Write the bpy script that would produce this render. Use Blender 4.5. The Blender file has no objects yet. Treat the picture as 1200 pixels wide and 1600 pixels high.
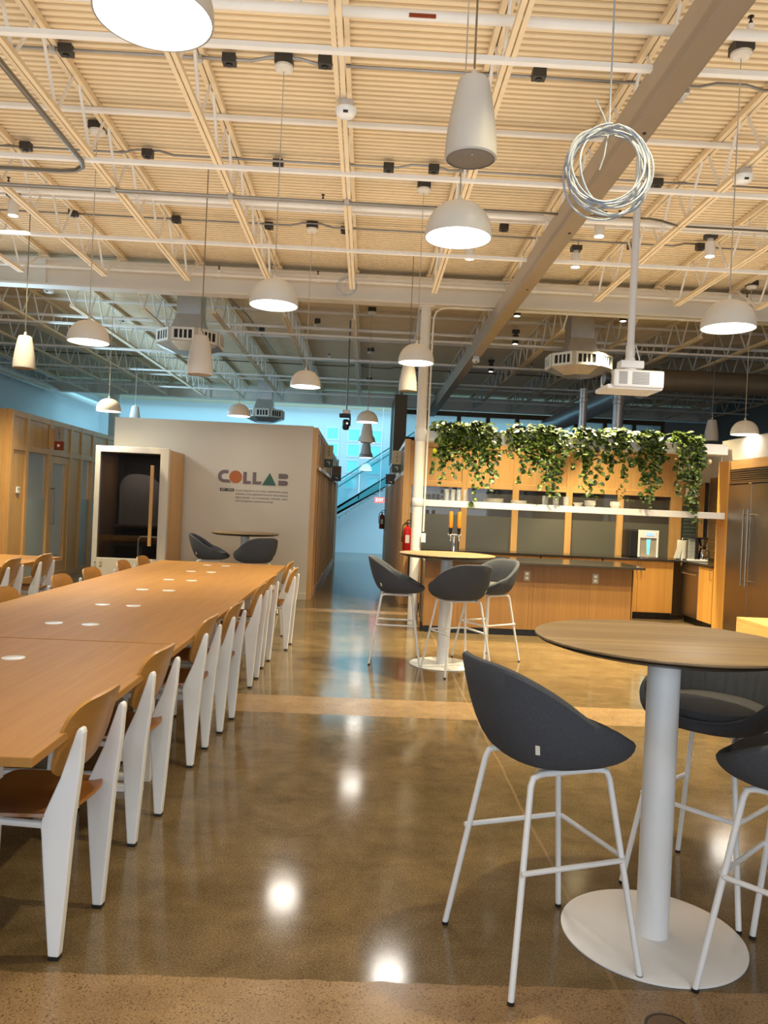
import bpy, bmesh, math, random
from mathutils import Vector, Matrix
PI = math.pi
random.seed(7)
S = bpy.context.scene
COL = S.collection

# ------------------------------------------------------------------ camera
FPX, VPX, VPY, ROLL, EYE = 1220.0, 571.0, 790.0, 0.045, 1.5
d = Vector(((VPX-600)/FPX, -(VPY-800)/FPX, -1)).normalized()
u = Vector((math.sin(ROLL), math.cos(ROLL), 0)); u.z = -(u.x*d.x+u.y*d.y)/d.z; u.normalize()
xr = d.cross(u)
Rw = Matrix((xr, d, u))                      # camera space -> world space
cd = bpy.data.cameras.new('camera'); cam = bpy.data.objects.new('camera', cd); COL.objects.link(cam)
cam.matrix_world = Matrix.Translation((0, 0, EYE)) @ Rw.to_4x4()
cd.sensor_fit = 'VERTICAL'; cd.sensor_height = 32.0; cd.lens = FPX*32.0/1600.0
cd.clip_start = 0.05; cd.clip_end = 200
S.camera = cam

# ------------------------------------------------------------------ light and exposure
S.view_settings.view_transform = 'Standard'; S.view_settings.look = 'None'
S.view_settings.gamma = 1; S.view_settings.use_curve_mapping = False
S.view_settings.exposure = 0.2
S.cycles.use_denoising = True
S.cycles.max_bounces = 8; S.cycles.diffuse_bounces = 4; S.cycles.glossy_bounces = 4
S.cycles.transmission_bounces = 6; S.cycles.transparent_max_bounces = 12
S.cycles.sample_clamp_indirect = 6.0
W = bpy.data.worlds.new('world'); S.world = W; W.use_nodes = True
bgn = W.node_tree.nodes['Background']; bgn.inputs[0].default_value = (0.75, 0.88, 1.0, 1); bgn.inputs[1].default_value = 1.2

def area(name, loc, rot, sx, sy, power, col, spread=None):
    l = bpy.data.lights.new(name, 'AREA'); l.shape = 'RECTANGLE'; l.size = sx; l.size_y = sy
    l.energy = power; l.color = col
    if spread: l.spread = spread
    o = bpy.data.objects.new(name, l); o.location = loc; o.rotation_euler = rot; COL.objects.link(o); return o
WARM = (1.0, 0.91, 0.76); NEUT = (1.0, 0.93, 0.82); COOL = (0.30, 0.75, 1.0)
area('upward_fill', (0.2, 4.3, 3.92), (PI, 0, 0), 12.5, 10.6, 165, WARM, math.radians(150))  # unseen panel added under the joists, brightens the near deck
area('upward_fill', (0.2, 3.4, 2.30), (PI, 0, 0), 12, 8.6, 62, (1.0, 0.95, 0.86), math.radians(120))  # lower unseen panel, added to lift the lamp shades and speakers
area('upward_fill', (0.5, 15.0, 3.2), (PI, 0, 0), 14, 8.5, 4, (0.92, 0.95, 1.0))  # faint unseen fill added under the far bay
area('daylight', (0.0, -4.6, 1.9), (PI/2, 0, 0), 9, 2.6, 270, (0.80, 0.90, 1.0))
area('cool_fill', (-0.6, 22.6, 4.38), (0, 0, 0), 15, 3.6, 200, COOL)  # unseen panel added above the lobby for its blue daylight
area('cool_fill', (0.0, 20.9, 2.3), (PI/2, 0, 0), 12, 3.8, 230, (0.40, 0.76, 1.0))  # unseen upright panel, added to light the far wall evenly
area('cool_fill', (-4.9, 14.5, 3.5), (0, -PI/2, 0), 0.9, 10.0, 105, (0.50, 0.80, 1.0))  # unseen mid-air panel added to wash the left wall blue

# ------------------------------------------------------------------ materials
def lin(c):
    return tuple((v/255/12.92 if v/255 <= 0.04045 else ((v/255+0.055)/1.055)**2.4) for v in c)
MATS = {}
def base(name, rough=0.5, metal=0.0):
    m = bpy.data.materials.new(name); m.use_nodes = True
    nt = m.node_tree; b = nt.nodes['Principled BSDF']
    b.inputs['Roughness'].default_value = rough; b.inputs['Metallic'].default_value = metal
    MATS[name] = m
    return m, nt, b
def N(nt, t, **kw):
    n = nt.nodes.new(t)
    for k, v in kw.items(): setattr(n, k, v)
    return n
def ramp(nt, fac, stops):
    r = N(nt, 'ShaderNodeValToRGB')
    el = r.color_ramp.elements
    while len(el) < len(stops): el.new(0.5)
    for e, (p, c) in zip(el, stops): e.position = p; e.color = (*c, 1)
    nt.links.new(fac, r.inputs[0]); return r.outputs[0]
def noise(nt, vec, scale, detail=3, rough=0.5, dist=0.0):
    n = N(nt, 'ShaderNodeTexNoise'); n.inputs['Scale'].default_value = scale
    n.inputs['Detail'].default_value = detail; n.inputs['Roughness'].default_value = rough
    n.inputs['Distortion'].default_value = dist
    nt.links.new(vec, n.inputs['Vector']); return n.outputs['Fac']
def objco(nt, scale=(1, 1, 1), rot=(0, 0, 0)):
    tc = N(nt, 'ShaderNodeTexCoord'); mp = N(nt, 'ShaderNodeMapping')
    mp.inputs['Scale'].default_value = scale; mp.inputs['Rotation'].default_value = rot
    nt.links.new(tc.outputs['Object'], mp.inputs['Vector']); return mp.outputs['Vector']
def bump(nt, b, h, strength=0.2, dist=0.01):
    bp = N(nt, 'ShaderNodeBump'); bp.inputs['Strength'].default_value = strength; bp.inputs['Distance'].default_value = dist
    nt.links.new(h, bp.inputs['Height']); nt.links.new(bp.outputs[0], b.inputs['Normal'])
def paint(name, c, rough=0.5, metal=0.0, var=0.05, scale=6.0, bmp=0.0, bscale=300):
    m, nt, b = base(name, rough, metal)
    c = lin(c); v = objco(nt)
    f = noise(nt, v, scale)
    nt.links.new(ramp(nt, f, [(0.3, tuple(x*(1-var) for x in c)), (0.7, tuple(min(1, x*(1+var)) for x in c))]), b.inputs['Base Color'])
    if bmp: bump(nt, b, noise(nt, v, bscale, 2), bmp, 0.003)
    return m
def wood(name, light, dark, axis='Z', rough=0.42, fine=55, long=2.2):
    m, nt, b = base(name, rough)
    sc = {'X': (long, fine, fine), 'Y': (fine, long, fine), 'Z': (fine, fine, long)}[axis]
    v = objco(nt, sc)
    f1 = noise(nt, v, 1.0, 4, 0.6, 0.6)
    sc2 = tuple(s*0.12 for s in sc)
    f2 = noise(nt, objco(nt, sc2), 1.0, 2, 0.5, 1.2)
    mx = N(nt, 'ShaderNodeMath', operation='MULTIPLY_ADD'); mx.inputs[1].default_value = 0.55
    nt.links.new(f1, mx.inputs[0])
    m2 = N(nt, 'ShaderNodeMath', operation='MULTIPLY'); m2.inputs[1].default_value = 0.45
    nt.links.new(f2, m2.inputs[0]); nt.links.new(m2.outputs[0], mx.inputs[2])
    l, dk = lin(light), lin(dark)
    nt.links.new(ramp(nt, mx.outputs[0], [(0.3, dk), (0.55, tuple((a+c)/2 for a, c in zip(l, dk))), (0.75, l)]), b.inputs['Base Color'])
    bump(nt, b, f1, 0.06, 0.002)
    return m
def emit(name, c, s):
    m, nt, b = base(name, 0.5)
    v = objco(nt); f = noise(nt, v, 3)
    nt.links.new(ramp(nt, f, [(0.2, tuple(x*0.97 for x in c)), (0.8, c)]), b.inputs['Emission Color'])
    b.inputs['Base Color'].default_value = (*[min(1, x) for x in c], 1)
    b.inputs['Emission Strength'].default_value = s
    return m
def metal(name, c, rough=0.3, axis=None):
    m, nt, b = base(name, rough, 1.0)
    c = lin(c)
    v = objco(nt, (1, 1, 1) if axis is None else {'X': (2, 180, 180), 'Z': (180, 180, 2), 'Y': (180, 2, 180)}[axis])
    f = noise(nt, v, 8 if axis is None else 1, 3)
    nt.links.new(ramp(nt, f, [(0.3, tuple(x*0.88 for x in c)), (0.7, c)]), b.inputs['Base Color'])
    return m
def glass(name, tint, alpha, rough=0.02, spec=0.5):
    """thin pane: part see-through, part tinted, with a gloss on top"""
    m, nt, b = base(name, rough)
    v = objco(nt); f = noise(nt, v, 2.0)
    c = lin(tint)
    nt.links.new(ramp(nt, f, [(0.3, tuple(x*0.95 for x in c)), (0.7, c)]), b.inputs['Base Color'])
    b.inputs['Alpha'].default_value = alpha; b.inputs['Specular IOR Level'].default_value = spec
    return m

M = {}
M['white'] = paint('white_powder_coat', (232, 232, 232), 0.38, var=0.02, bmp=0.05, bscale=900)
M['white_gloss'] = paint('white_enamel', (236, 235, 232), 0.25, var=0.02)
M['wall'] = paint('white_plaster', (206, 198, 184), 0.85, var=0.025, scale=1.2, bmp=0.08, bscale=160)
M['wallcool'] = paint('pale_wall_paint', (222, 228, 232), 0.85, var=0.025, scale=0.8)
M['wallgrey'] = paint('grey_wall_paint', (150, 156, 158), 0.85, var=0.03, scale=0.8)
M['deck'] = paint('cream_deck_paint', (236, 217, 184), 0.6, var=0.05, scale=1.6)
M['steel_cream'] = paint('cream_steel_paint', (234, 213, 178), 0.5, var=0.04)
M['pipe'] = paint('white_pipe_paint', (240, 238, 235), 0.4, var=0.03)
M['girder'] = paint('white_girder_paint', (240, 237, 230), 0.55, var=0.04, scale=2)
M['beam'] = paint('taupe_beam_paint', (178, 162, 142), 0.5, var=0.03, scale=2)
M['galv'] = metal('galvanised_steel', (206, 208, 212), 0.34); M['galv'].node_tree.nodes['Principled BSDF'].inputs['Metallic'].default_value = 0.7
M['conduit'] = metal('conduit_steel', (150, 146, 140), 0.38)
M['duct'] = metal('spiral_duct_steel', (158, 142, 120), 0.4); M['duct'].node_tree.nodes['Principled BSDF'].inputs['Metallic'].default_value = 0.55
M['black'] = paint('black_plastic', (22, 22, 22), 0.4, var=0.1)
M['dark'] = paint('dark_grey_metal', (56, 54, 52), 0.5, var=0.1)
M['oak'] = wood('oak_veneer', (214, 172, 112), (186, 138, 80), 'Z')
M['oak_x'] = wood('oak_veneer_across', (214, 172, 112), (186, 138, 80), 'X')
M['oak_y'] = wood('oak_veneer_long', (214, 172, 112), (186, 138, 80), 'Y')
M['table'] = wood('honey_oak_tabletop', (184, 136, 72), (158, 110, 52), 'Y', 0.5, fine=38, long=1.4)
for k_ in ('table',): M[k_].node_tree.nodes['Principled BSDF'].inputs['Specular IOR Level'].default_value = 0.2
M['ply'] = wood('honey_plywood', (192, 144, 74), (162, 112, 48), 'Y', 0.35, fine=30, long=1.5)
M['plydark'] = wood('russet_plywood_seat', (160, 106, 52), (130, 82, 36), 'X', 0.3, fine=30, long=1.5)
M['greyoak'] = wood('grey_oak_tabletop', (172, 147, 106), (112, 88, 58), 'X', 0.45, fine=42, long=0.9)
M['island'] = wood('brown_oak_panel', (148, 108, 60), (122, 84, 42), 'Z', 0.4, fine=60, long=1.0)
M['walnut'] = wood('dark_stained_panel', (122, 94, 62), (92, 68, 42), 'Z', 0.45, fine=60, long=1.0)
M['gold'] = wood('golden_oak_door', (222, 168, 88), (200, 140, 62), 'Z', 0.4, fine=60, long=1.0)
M['stone'] = paint('dark_stone', (52, 46, 42), 0.16, var=0.25, scale=60)
M['ss'] = metal('brushed_stainless', (158, 150, 142), 0.34, 'Z')
M['chrome'] = metal('chrome', (215, 215, 215), 0.12)
M['fabric'] = paint('charcoal_fabric', (68, 71, 78), 0.95, var=0.18, scale=220, bmp=0.3, bscale=700)
M['cushion'] = paint('charcoal_seat_fabric', (78, 78, 80), 0.95, var=0.18, scale=220, bmp=0.3, bscale=700)
M['cord'] = paint('pale_cord', (190, 182, 168), 0.6)
M['cable'] = paint('blue_grey_cable', (168, 176, 188), 0.5, var=0.03)
M['shade'] = paint('white_shade_enamel', (226, 222, 214), 0.35, var=0.02)
M['diff'] = emit('lamp_diffuser', (1.0, 0.97, 0.92), 5.0)
M['lens'] = emit('spot_lens', (1.0, 0.9, 0.72), 14.0)
M['speaker'] = paint('speaker_shell', (216, 212, 206), 0.45, var=0.02)
M['grille'] = paint('speaker_grille', (150, 142, 134), 0.7, var=0.2, scale=400)
M['red'] = paint('extinguisher_red', (200, 24, 22), 0.3)
M['orange'] = paint('burnt_orange', (172, 94, 38), 0.5)
M['green'] = paint('deep_green', (46, 92, 74), 0.5)
M['taupe'] = paint('taupe_letter', (112, 96, 98), 0.6)
M['ink'] = paint('dark_ink', (48, 44, 42), 0.7)
M['signgrey'] = paint('sign_grey', (160, 150, 136), 0.5)
M['signtan'] = paint('sign_tan', (206, 188, 152), 0.5)
M['signgreen'] = paint('sign_green', (58, 76, 66), 0.5)
M['signrust'] = paint('sign_rust', (134, 50, 18), 0.5)
M['boothglass'] = glass('smoked_door_glass', (12, 12, 14), 0.45, 0.03, 0.7)
M['pane'] = glass('dark_room_glass', (74, 71, 68), 0.82, 0.04, 0.6)
M['film'] = glass('frosted_film', (104, 102, 92), 0.75, 0.3)
M['paneclear'] = glass('clear_pane', (196, 214, 222), 0.25, 0.03)
M['frostpane'] = glass('frosted_pane', (170, 178, 176), 0.75, 0.35)
M['glassware'] = glass('clear_glassware', (225, 228, 226), 0.30, 0.04, 0.8)
M['railglass'] = glass('teal_glass', (70, 170, 185), 0.35, 0.04)
M['teal'] = paint('teal_stringer', (46, 120, 124), 0.5)
M['winlit'] = emit('daylit_window', (0.22, 0.74, 0.76), 0.22)
M['exit'] = emit('exit_red', (1.0, 0.08, 0.06), 1.4)
M['exitface'] = emit('exit_letter', (1.0, 0.75, 0.7), 1.5)
M['screen'] = emit('blue_screen', (0.25, 0.4, 0.95), 1.0)
M['cyan'] = emit('cyan_light', (0.1, 0.85, 1.0), 1.6)
M['paper'] = paint('paper_white', (240, 236, 224), 0.9)
M['chalk'] = paint('chalkboard', (52, 66, 64), 0.8, var=0.15)
M['plate'] = paint('white_ceramic', (238, 234, 222), 0.25)
M['interior'] = paint('dark_felt', (52, 46, 42), 0.95, var=0.1)
M['felt'] = paint('grey_felt', (150, 142, 134), 0.95, var=0.06)
M['room'] = paint('dim_room_paint', (96, 92, 86), 0.9, var=0.06)
M['tambour'] = wood('tambour_wood', (150, 118, 78), (128, 96, 60), 'Y', 0.5)
# leaves
m, nt, b = base('pothos_leaf', 0.38); MATS['leaf'] = m; M['leaf'] = m
v = objco(nt); f = noise(nt, v, 22, 3)
nt.links.new(ramp(nt, f, [(0.36, lin((30, 46, 18))), (0.5, lin((56, 82, 28))), (0.60, lin((110, 132, 50))), (0.70, lin((196, 206, 118)))]), b.inputs['Base Color'])
b.inputs['Subsurface Weight'].default_value = 0.0
M['vine'] = paint('vine_stem', (92, 96, 44), 0.6)
# polished concrete with the lighter cross bands the slab has
m, nt, b = base('polished_concrete', 0.1); M['floor'] = m
v = objco(nt)
sep = N(nt, 'ShaderNodeSeparateXYZ'); nt.links.new(v, sep.inputs[0])
big = noise(nt, v, 0.9, 5, 0.6, 0.8); mid = noise(nt, v, 9, 4, 0.65); fine = noise(nt, v, 150, 2, 0.6)
def madd(a, k, c):
    n = N(nt, 'ShaderNodeMath', operation='MULTIPLY_ADD'); nt.links.new(a, n.inputs[0]); n.inputs[1].default_value = k
    if isinstance(c, (int, float)): n.inputs[2].default_value = c
    else: nt.links.new(c, n.inputs[2])
    return n.outputs[0]
strk = noise(nt, objco(nt, (0.8, 5.0, 1)), 1.3, 5, 0.62, 0.4)
blot = noise(nt, v, 3.6, 8, 0.74, 0.3)
mixf = madd(strk, 0.10, madd(blot, 0.38, madd(fine, 0.52, 0)))
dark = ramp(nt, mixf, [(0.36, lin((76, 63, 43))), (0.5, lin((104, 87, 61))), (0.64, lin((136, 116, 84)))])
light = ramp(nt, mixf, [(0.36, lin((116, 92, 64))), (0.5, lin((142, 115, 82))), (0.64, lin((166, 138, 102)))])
def mth(op, a, bb=None):
    n = N(nt, 'ShaderNodeMath', operation=op)
    for i, q in enumerate((a, bb)):
        if q is None: continue
        if isinstance(q, (int, float)): n.inputs[i].default_value = q
        else: nt.links.new(q, n.inputs[i])
    return n.outputs[0]
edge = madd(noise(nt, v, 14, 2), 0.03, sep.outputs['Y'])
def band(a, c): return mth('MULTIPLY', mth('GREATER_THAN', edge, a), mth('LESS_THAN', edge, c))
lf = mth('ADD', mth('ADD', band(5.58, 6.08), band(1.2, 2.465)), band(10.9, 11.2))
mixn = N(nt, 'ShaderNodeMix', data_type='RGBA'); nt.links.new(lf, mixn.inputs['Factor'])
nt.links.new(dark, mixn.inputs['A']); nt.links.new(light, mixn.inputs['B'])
vor = N(nt, 'ShaderNodeTexVoronoi'); vor.inputs['Scale'].default_value = 85; vor.inputs['Randomness'].default_value = 1.0; nt.links.new(v, vor.inputs['Vector'])
spk = mth('MULTIPLY', mth('LESS_THAN', vor.outputs['Distance'], mth('MULTIPLY', mid, 0.5)), mth('ADD', mth('MULTIPLY', lf, 0.55), 0.08))
mix2 = N(nt, 'ShaderNodeMix', data_type='RGBA'); nt.links.new(spk, mix2.inputs['Factor'])
nt.links.new(mixn.outputs['Result'], mix2.inputs['A']); mix2.inputs['B'].default_value = (*lin((58, 42, 28)), 1)
# saw-cut joint running down the hall
wob = madd(noise(nt, v, 0.7, 2), 0.1, -0.05)
jx = mth('ABSOLUTE', mth('SUBTRACT', mth('ADD', sep.outputs['X'], wob), 0.86))
jl = mth('LESS_THAN', jx, 0.007)
mix3 = N(nt, 'ShaderNodeMix', data_type='RGBA'); nt.links.new(mth('MULTIPLY', jl, 0.35), mix3.inputs['Factor'])
nt.links.new(mix2.outputs['Result'], mix3.inputs['A']); mix3.inputs['B'].default_value = (*lin((158, 132, 98)), 1)
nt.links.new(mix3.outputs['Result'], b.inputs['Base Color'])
nt.links.new(madd(fine, 0.10, madd(blot, 0.10, madd(lf, 0.12, 0.02))), b.inputs['Roughness'])
b.inputs['Specular IOR Level'].default_value = 0.42
bump(nt, b, mid, 0.02, 0.004)

# ------------------------------------------------------------------ mesh helpers
def nb(): return bmesh.new()
def box(bm, x0, x1, y0, y1, z0, z1):
    vs = [bm.verts.new((x, y, z)) for x in (x0, x1) for y in (y0, y1) for z in (z0, z1)]
    for f in ((0, 1, 3, 2), (4, 6, 7, 5), (0, 4, 5, 1), (2, 3, 7, 6), (0, 2, 6, 4), (1, 5, 7, 3)):
        bm.faces.new([vs[i] for i in f])
    return bm
def frame_of(dv):
    dv = dv.normalized(); a = Vector((0, 0, 1)) if abs(dv.z) < 0.9 else Vector((1, 0, 0))
    e1 = dv.cross(a).normalized(); return e1, dv.cross(e1).normalized()
def tube(bm, pts, r, n=8, caps=True, closed=False):
    pts = [Vector(p) for p in pts]; k = len(pts); rings = []
    e1 = None
    for i, p in enumerate(pts):
        if closed: t = (pts[(i+1) % k]-p).normalized()+(p-pts[i-1]).normalized()
        elif i == 0: t = pts[1]-p
        elif i == k-1: t = p-pts[i-1]
        else: t = (pts[i+1]-p).normalized()+(p-pts[i-1]).normalized()
        if t.length < 1e-9: t = Vector((0, 0, 1))
        t.normalize()
        if e1 is None: e1, e2 = frame_of(t)
        else:
            e1 = (e1-t*e1.dot(t)); e1 = e1.normalized() if e1.length > 1e-6 else frame_of(t)[0]
            e2 = t.cross(e1)
        rr = r[i] if isinstance(r, (list, tuple)) else r
        rings.append([bm.verts.new(p+e1*rr*math.cos(2*PI*j/n)+e2*rr*math.sin(2*PI*j/n)) for j in range(n)])
    for i in range(k if closed else k-1):
        a, c = rings[i], rings[(i+1) % k]
        for j in range(n): bm.faces.new((a[j], a[(j+1) % n], c[(j+1) % n], c[j]))
    if caps and not closed:
        bm.faces.new(rings[0][::-1]); bm.faces.new(rings[-1])
    return bm
def lathe(bm, prof, c=(0, 0, 0), n=40, axis='Z'):
    """prof: (radius, height) pairs; radius 0 closes with a point"""
    rings = []
    def P(r, h, a):
        q = (r*math.cos(a), r*math.sin(a), h)
        if axis == 'Y': q = (q[0], q[2], q[1])
        if axis == 'X': q = (q[2], q[0], q[1])
        return (c[0]+q[0], c[1]+q[1], c[2]+q[2])
    for r, h in prof:
        rings.append([bm.verts.new(P(0, h, 0))] if r <= 1e-6 else [bm.verts.new(P(r, h, 2*PI*j/n)) for j in range(n)])
    for a, c2 in zip(rings, rings[1:]):
        for j in range(n):
            if len(a) == 1 and len(c2) == 1: break
            if len(a) == 1: bm.faces.new((a[0], c2[j], c2[(j+1) % n]))
            elif len(c2) == 1: bm.faces.new((a[j], c2[0], a[(j+1) % n]))
            else: bm.faces.new((a[j], a[(j+1) % n], c2[(j+1) % n], c2[j]))
    return bm
def prism(bm, poly, axis, a, b):
    """poly is 2-D; axis X: (y,z), Y: (x,z), Z: (x,y)"""
    def P(p, h): return {'X': (h, p[0], p[1]), 'Y': (p[0], h, p[1]), 'Z': (p[0], p[1], h)}[axis]
    A = [bm.verts.new(P(p, a)) for p in poly]; B = [bm.verts.new(P(p, b)) for p in poly]
    k = len(poly)
    for i in range(k): bm.faces.new((A[i], A[(i+1) % k], B[(i+1) % k], B[i]))
    bm.faces.new(A[::-1]); bm.faces.new(B)
    return bm
def rrect(x0, x1, y0, y1, r, n=5):
    out = []
    for cx, cy, a0 in ((x1-r, y1-r, 0), (x0+r, y1-r, PI/2), (x0+r, y0+r, PI), (x1-r, y0+r, 1.5*PI)):
        for i in range(n+1):
            a = a0+PI/2*i/n; out.append((cx+r*math.cos(a), cy+r*math.sin(a)))
    return out
def obj(name, bm, mat, parent=None, bevel=0.0, smooth=False, seg=2):
    bmesh.ops.recalc_face_normals(bm, faces=bm.faces)
    me = bpy.data.meshes.new(name); bm.to_mesh(me); bm.free()
    me.materials.append(mat if not isinstance(mat, str) else M[mat])
    if smooth:
        me.polygons.foreach_set('use_smooth', [True]*len(me.polygons))
        me.set_sharp_from_angle(angle=math.radians(38))
    o = bpy.data.objects.new(name, me); COL.objects.link(o)
    if parent: o.parent = parent
    if bevel:
        bv = o.modifiers.new('bevel', 'BEVEL'); bv.width = bevel; bv.segments = seg; bv.limit_method = 'ANGLE'
    return o
def tag(o, label, cat, group=None, kind=None):
    if label: o['label'] = label
    if cat: o['category'] = cat
    if group: o['group'] = group
    if kind: o['kind'] = kind
    return o
def thing(name, label, cat, loc=(0, 0, 0), rz=0, group=None):
    o = bpy.data.objects.new(name, None); COL.objects.link(o); o.empty_display_size = 0.1
    o.location = loc; o.rotation_euler = (0, 0, rz)
    return tag(o, label, cat, group)
def struct(name, bm, mat, bevel=0.0):
    o = obj(name, bm, mat, bevel=bevel); o['kind'] = 'structure'; return o
def sempty(name, loc=(0, 0, 0), rz=0):
    o = bpy.data.objects.new(name, None); COL.objects.link(o); o.location = loc; o.rotation_euler = (0, 0, rz)
    o['kind'] = 'structure'; return o
def dup(root, loc, rz=None, label=None, group=None):
    def cp(o, par):
        c = o.copy(); COL.objects.link(c); c.parent = par
        for ch in o.children: cp(ch, c)
        return c
    r = cp(root, None); r.location = loc
    if rz is not None: r.rotation_euler = (0, 0, rz)
    if label: r['label'] = label
    if group: r['group'] = group
    return r
def text(name, body, size, mat, parent=None, loc=(0, 0, 0), rot=(PI/2, 0, 0), ext=0.001, align='LEFT', spacing=1.0, width=None):
    cu = bpy.data.curves.new(name, 'FONT'); cu.body = body; cu.size = size; cu.extrude = ext
    cu.align_x = align; cu.align_y = 'CENTER'; cu.space_character = spacing; cu.resolution_u = 3
    t = bpy.data.objects.new(name+'_tmp', cu); COL.objects.link(t)
    dg = bpy.context.evaluated_depsgraph_get()
    me = bpy.data.meshes.new_from_object(t.evaluated_get(dg))
    bpy.data.objects.remove(t); me.name = name
    if width:
        xs = [v.co.x for v in me.vertices]; k = width/max(1e-6, max(xs)-min(xs))
        for v in me.vertices: v.co.x *= k
    me.materials.clear(); me.materials.append(M[mat])
    o = bpy.data.objects.new(name, me); COL.objects.link(o)
    o.location = loc; o.rotation_euler = rot
    if parent: o.parent = parent
    return o
ORD = ['first', 'second', 'third', 'fourth', 'fifth', 'sixth', 'seventh', 'eighth', 'ninth', 'tenth', 'eleventh', 'twelfth']

# ================================================================== the setting
struct('floor', box(nb(), -9, 9.4, -5.2, 24.8, -0.12, 0), 'floor')
bm = nb(); PITCH = 0.066; y = -5.0; pr_ = []
while y < 24.7:
    for dy, z in ((0, 4.5), (0.034, 4.5), (0.042, 4.535), (0.058, 4.535)): pr_.append((y+dy, z))
    y += PITCH
A = [bm.verts.new((-9, a, z)) for a, z in pr_]; B = [bm.verts.new((9.4, a, z)) for a, z in pr_]
for i in range(len(pr_)-1): bm.faces.new((A[i], A[i+1], B[i+1], B[i]))
box(bm, -9, 9.4, -5.2, 24.8, 4.56, 4.62)
struct('ceiling', bm, 'deck')
struct('wall_left', box(nb(), -8.6, -8.4, -5.2, 24.8, 0, 4.56), 'wallcool')
struct('wall_right', box(nb(), 9.0, 9.2, -5.2, 24.8, 0, 4.56), 'wallgrey')
struct('wall_far', box(nb(), -8.6, 9.2, 24.6, 24.8, 0, 4.56), 'wallcool')
# rear wall with its daylight windows (behind the camera)
bm = nb()
wx = [(-5.6, -3.6), (-1.4, 0.0), (1.2, 2.6), (4.4, 6.4)]
x = -8.6
for a, c in wx: box(bm, x, a, -5.2, -5.0, 0, 4.56); x = c
box(bm, x, 9.2, -5.2, -5.0, 0, 4.56)
for a, c in wx: box(bm, a, c, -5.2, -5.0, 0, 0.5); box(bm, a, c, -5.2, -5.0, 2.6, 4.56)
struct('wall_rear', bm, 'wallgrey')
for i, (a, c) in enumerate(wx):
    w = sempty('window_%d' % (i+20))
    bm = nb()
    for z0, z1 in ((0.5, 0.56), (2.54, 2.6)): box(bm, a, c, -5.12, -5.05, z0, z1)
    for xx in (a, (a+c)/2-0.03, c-0.06): box(bm, xx, xx+0.06, -5.12, -5.05, 0.56, 2.54)
    obj('window_frame', bm, 'dark', w); obj('pane', box(nb(), a+0.06, c-0.06, -5.095, -5.085, 0.56, 2.54), 'paneclear', w)

def partition(name, loc, rz, L, posts, rails, fills, fm='oak', pw=0.09, depth=0.1):
    """framed wall: posts (centre x), rails (z0,z1), fills (x0,x1,z0,z1,part,material,inset)"""
    w = sempty(name, loc, rz)
    bm = nb()
    zt = max(r[1] for r in rails)
    ps = [p for p in posts]
    for p in ps: box(bm, p-pw/2, p+pw/2, 0, depth, 0, zt)
    obj('frame', bm, fm, w, 0.004)
    bm = nb()
    xs = sorted(ps)
    for z0, z1 in rails:
        for a, c in zip(xs, xs[1:]): box(bm, a+pw/2, c-pw/2, 0.004, depth-0.004, z0, z1)
    obj('rail', bm, 'oak_x' if fm == 'oak' else fm, w, 0.003)
    for x0, x1, z0, z1, part, mt, ins in fills:
        if part == 'glass_pane': obj(part, box(nb(), x0, x1, depth/2-0.004, depth/2+0.004, z0, z1), mt, w)
        elif part == 'privacy_film': obj(part, box(nb(), x0, x1, depth/2-0.007, depth/2-0.005, z0, z1), mt, w)
        else: obj(part, box(nb(), x0, x1, ins, depth-ins, z0, z1), mt, w)
    return w

# kitchen back wall: oak frame, solid panels on top, dark glass below
kp = [0.05, 0.93, 1.73, 2.57, 3.38, 4.22]
fl = []
for a, c in zip(kp, kp[1:]):
    fl += [(a+0.05, c-0.05, 1.93, 2.46, 'panel', 'oak', 0.022), (a+0.05, c-0.05, 0.1, 1.845, 'glass_pane', 'pane', 0),
           (a+0.05, c-0.05, 0.1, 1.42, 'privacy_film', 'film', 0)]
partition('wall_kitchen', (0.6, 12.1, 0), 0, 4.3, kp, [(0.0, 0.1), (1.845, 1.93), (2.46, 2.545)], fl, pw=0.1)
bm = nb(); box(bm, 0.7, 5.2, 14.4, 14.5, 0, 2.5); box(bm, 5.3, 5.4, 12.2, 14.5, 0, 2.5); box(bm, 0.70, 0.74, 12.3, 14.4, 0, 2.5)
box(bm, 0.7, 5.4, 12.25, 14.5, 2.5, 2.54)
struct('wall_meeting', bm, 'room')
# kitchen right-hand corner: white wall with the wooden service door frame
struct('wall_corner', box(nb(), 4.87, 5.4, 12.1, 12.2, 2.10, 2.55), 'wall'); struct('wall_pantry', box(nb(), 5.4, 5.5, 8.2, 12.2, 0, 2.58), 'wall')
struct('wall_fridge', box(nb(), 4.76, 5.4, 8.2, 10.40, 2.303, 2.58), 'wall')
dw = sempty('door_1', (4.87, 12.1, 0))
bm = nb(); box(bm, 0, 0.08, 0.0, 0.1, 0, 2.1); box(bm, 0.35, 0.43, 0, 0.1, 0, 2.1); box(bm, 0.08, 0.35, 0, 0.1, 2.02, 2.1)
obj('door_frame', bm, 'oak', dw, 0.003); obj('door_leaf', box(nb(), 0.08, 0.35, 0.03, 0.07, 0, 2.02), 'oak', dw)

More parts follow.
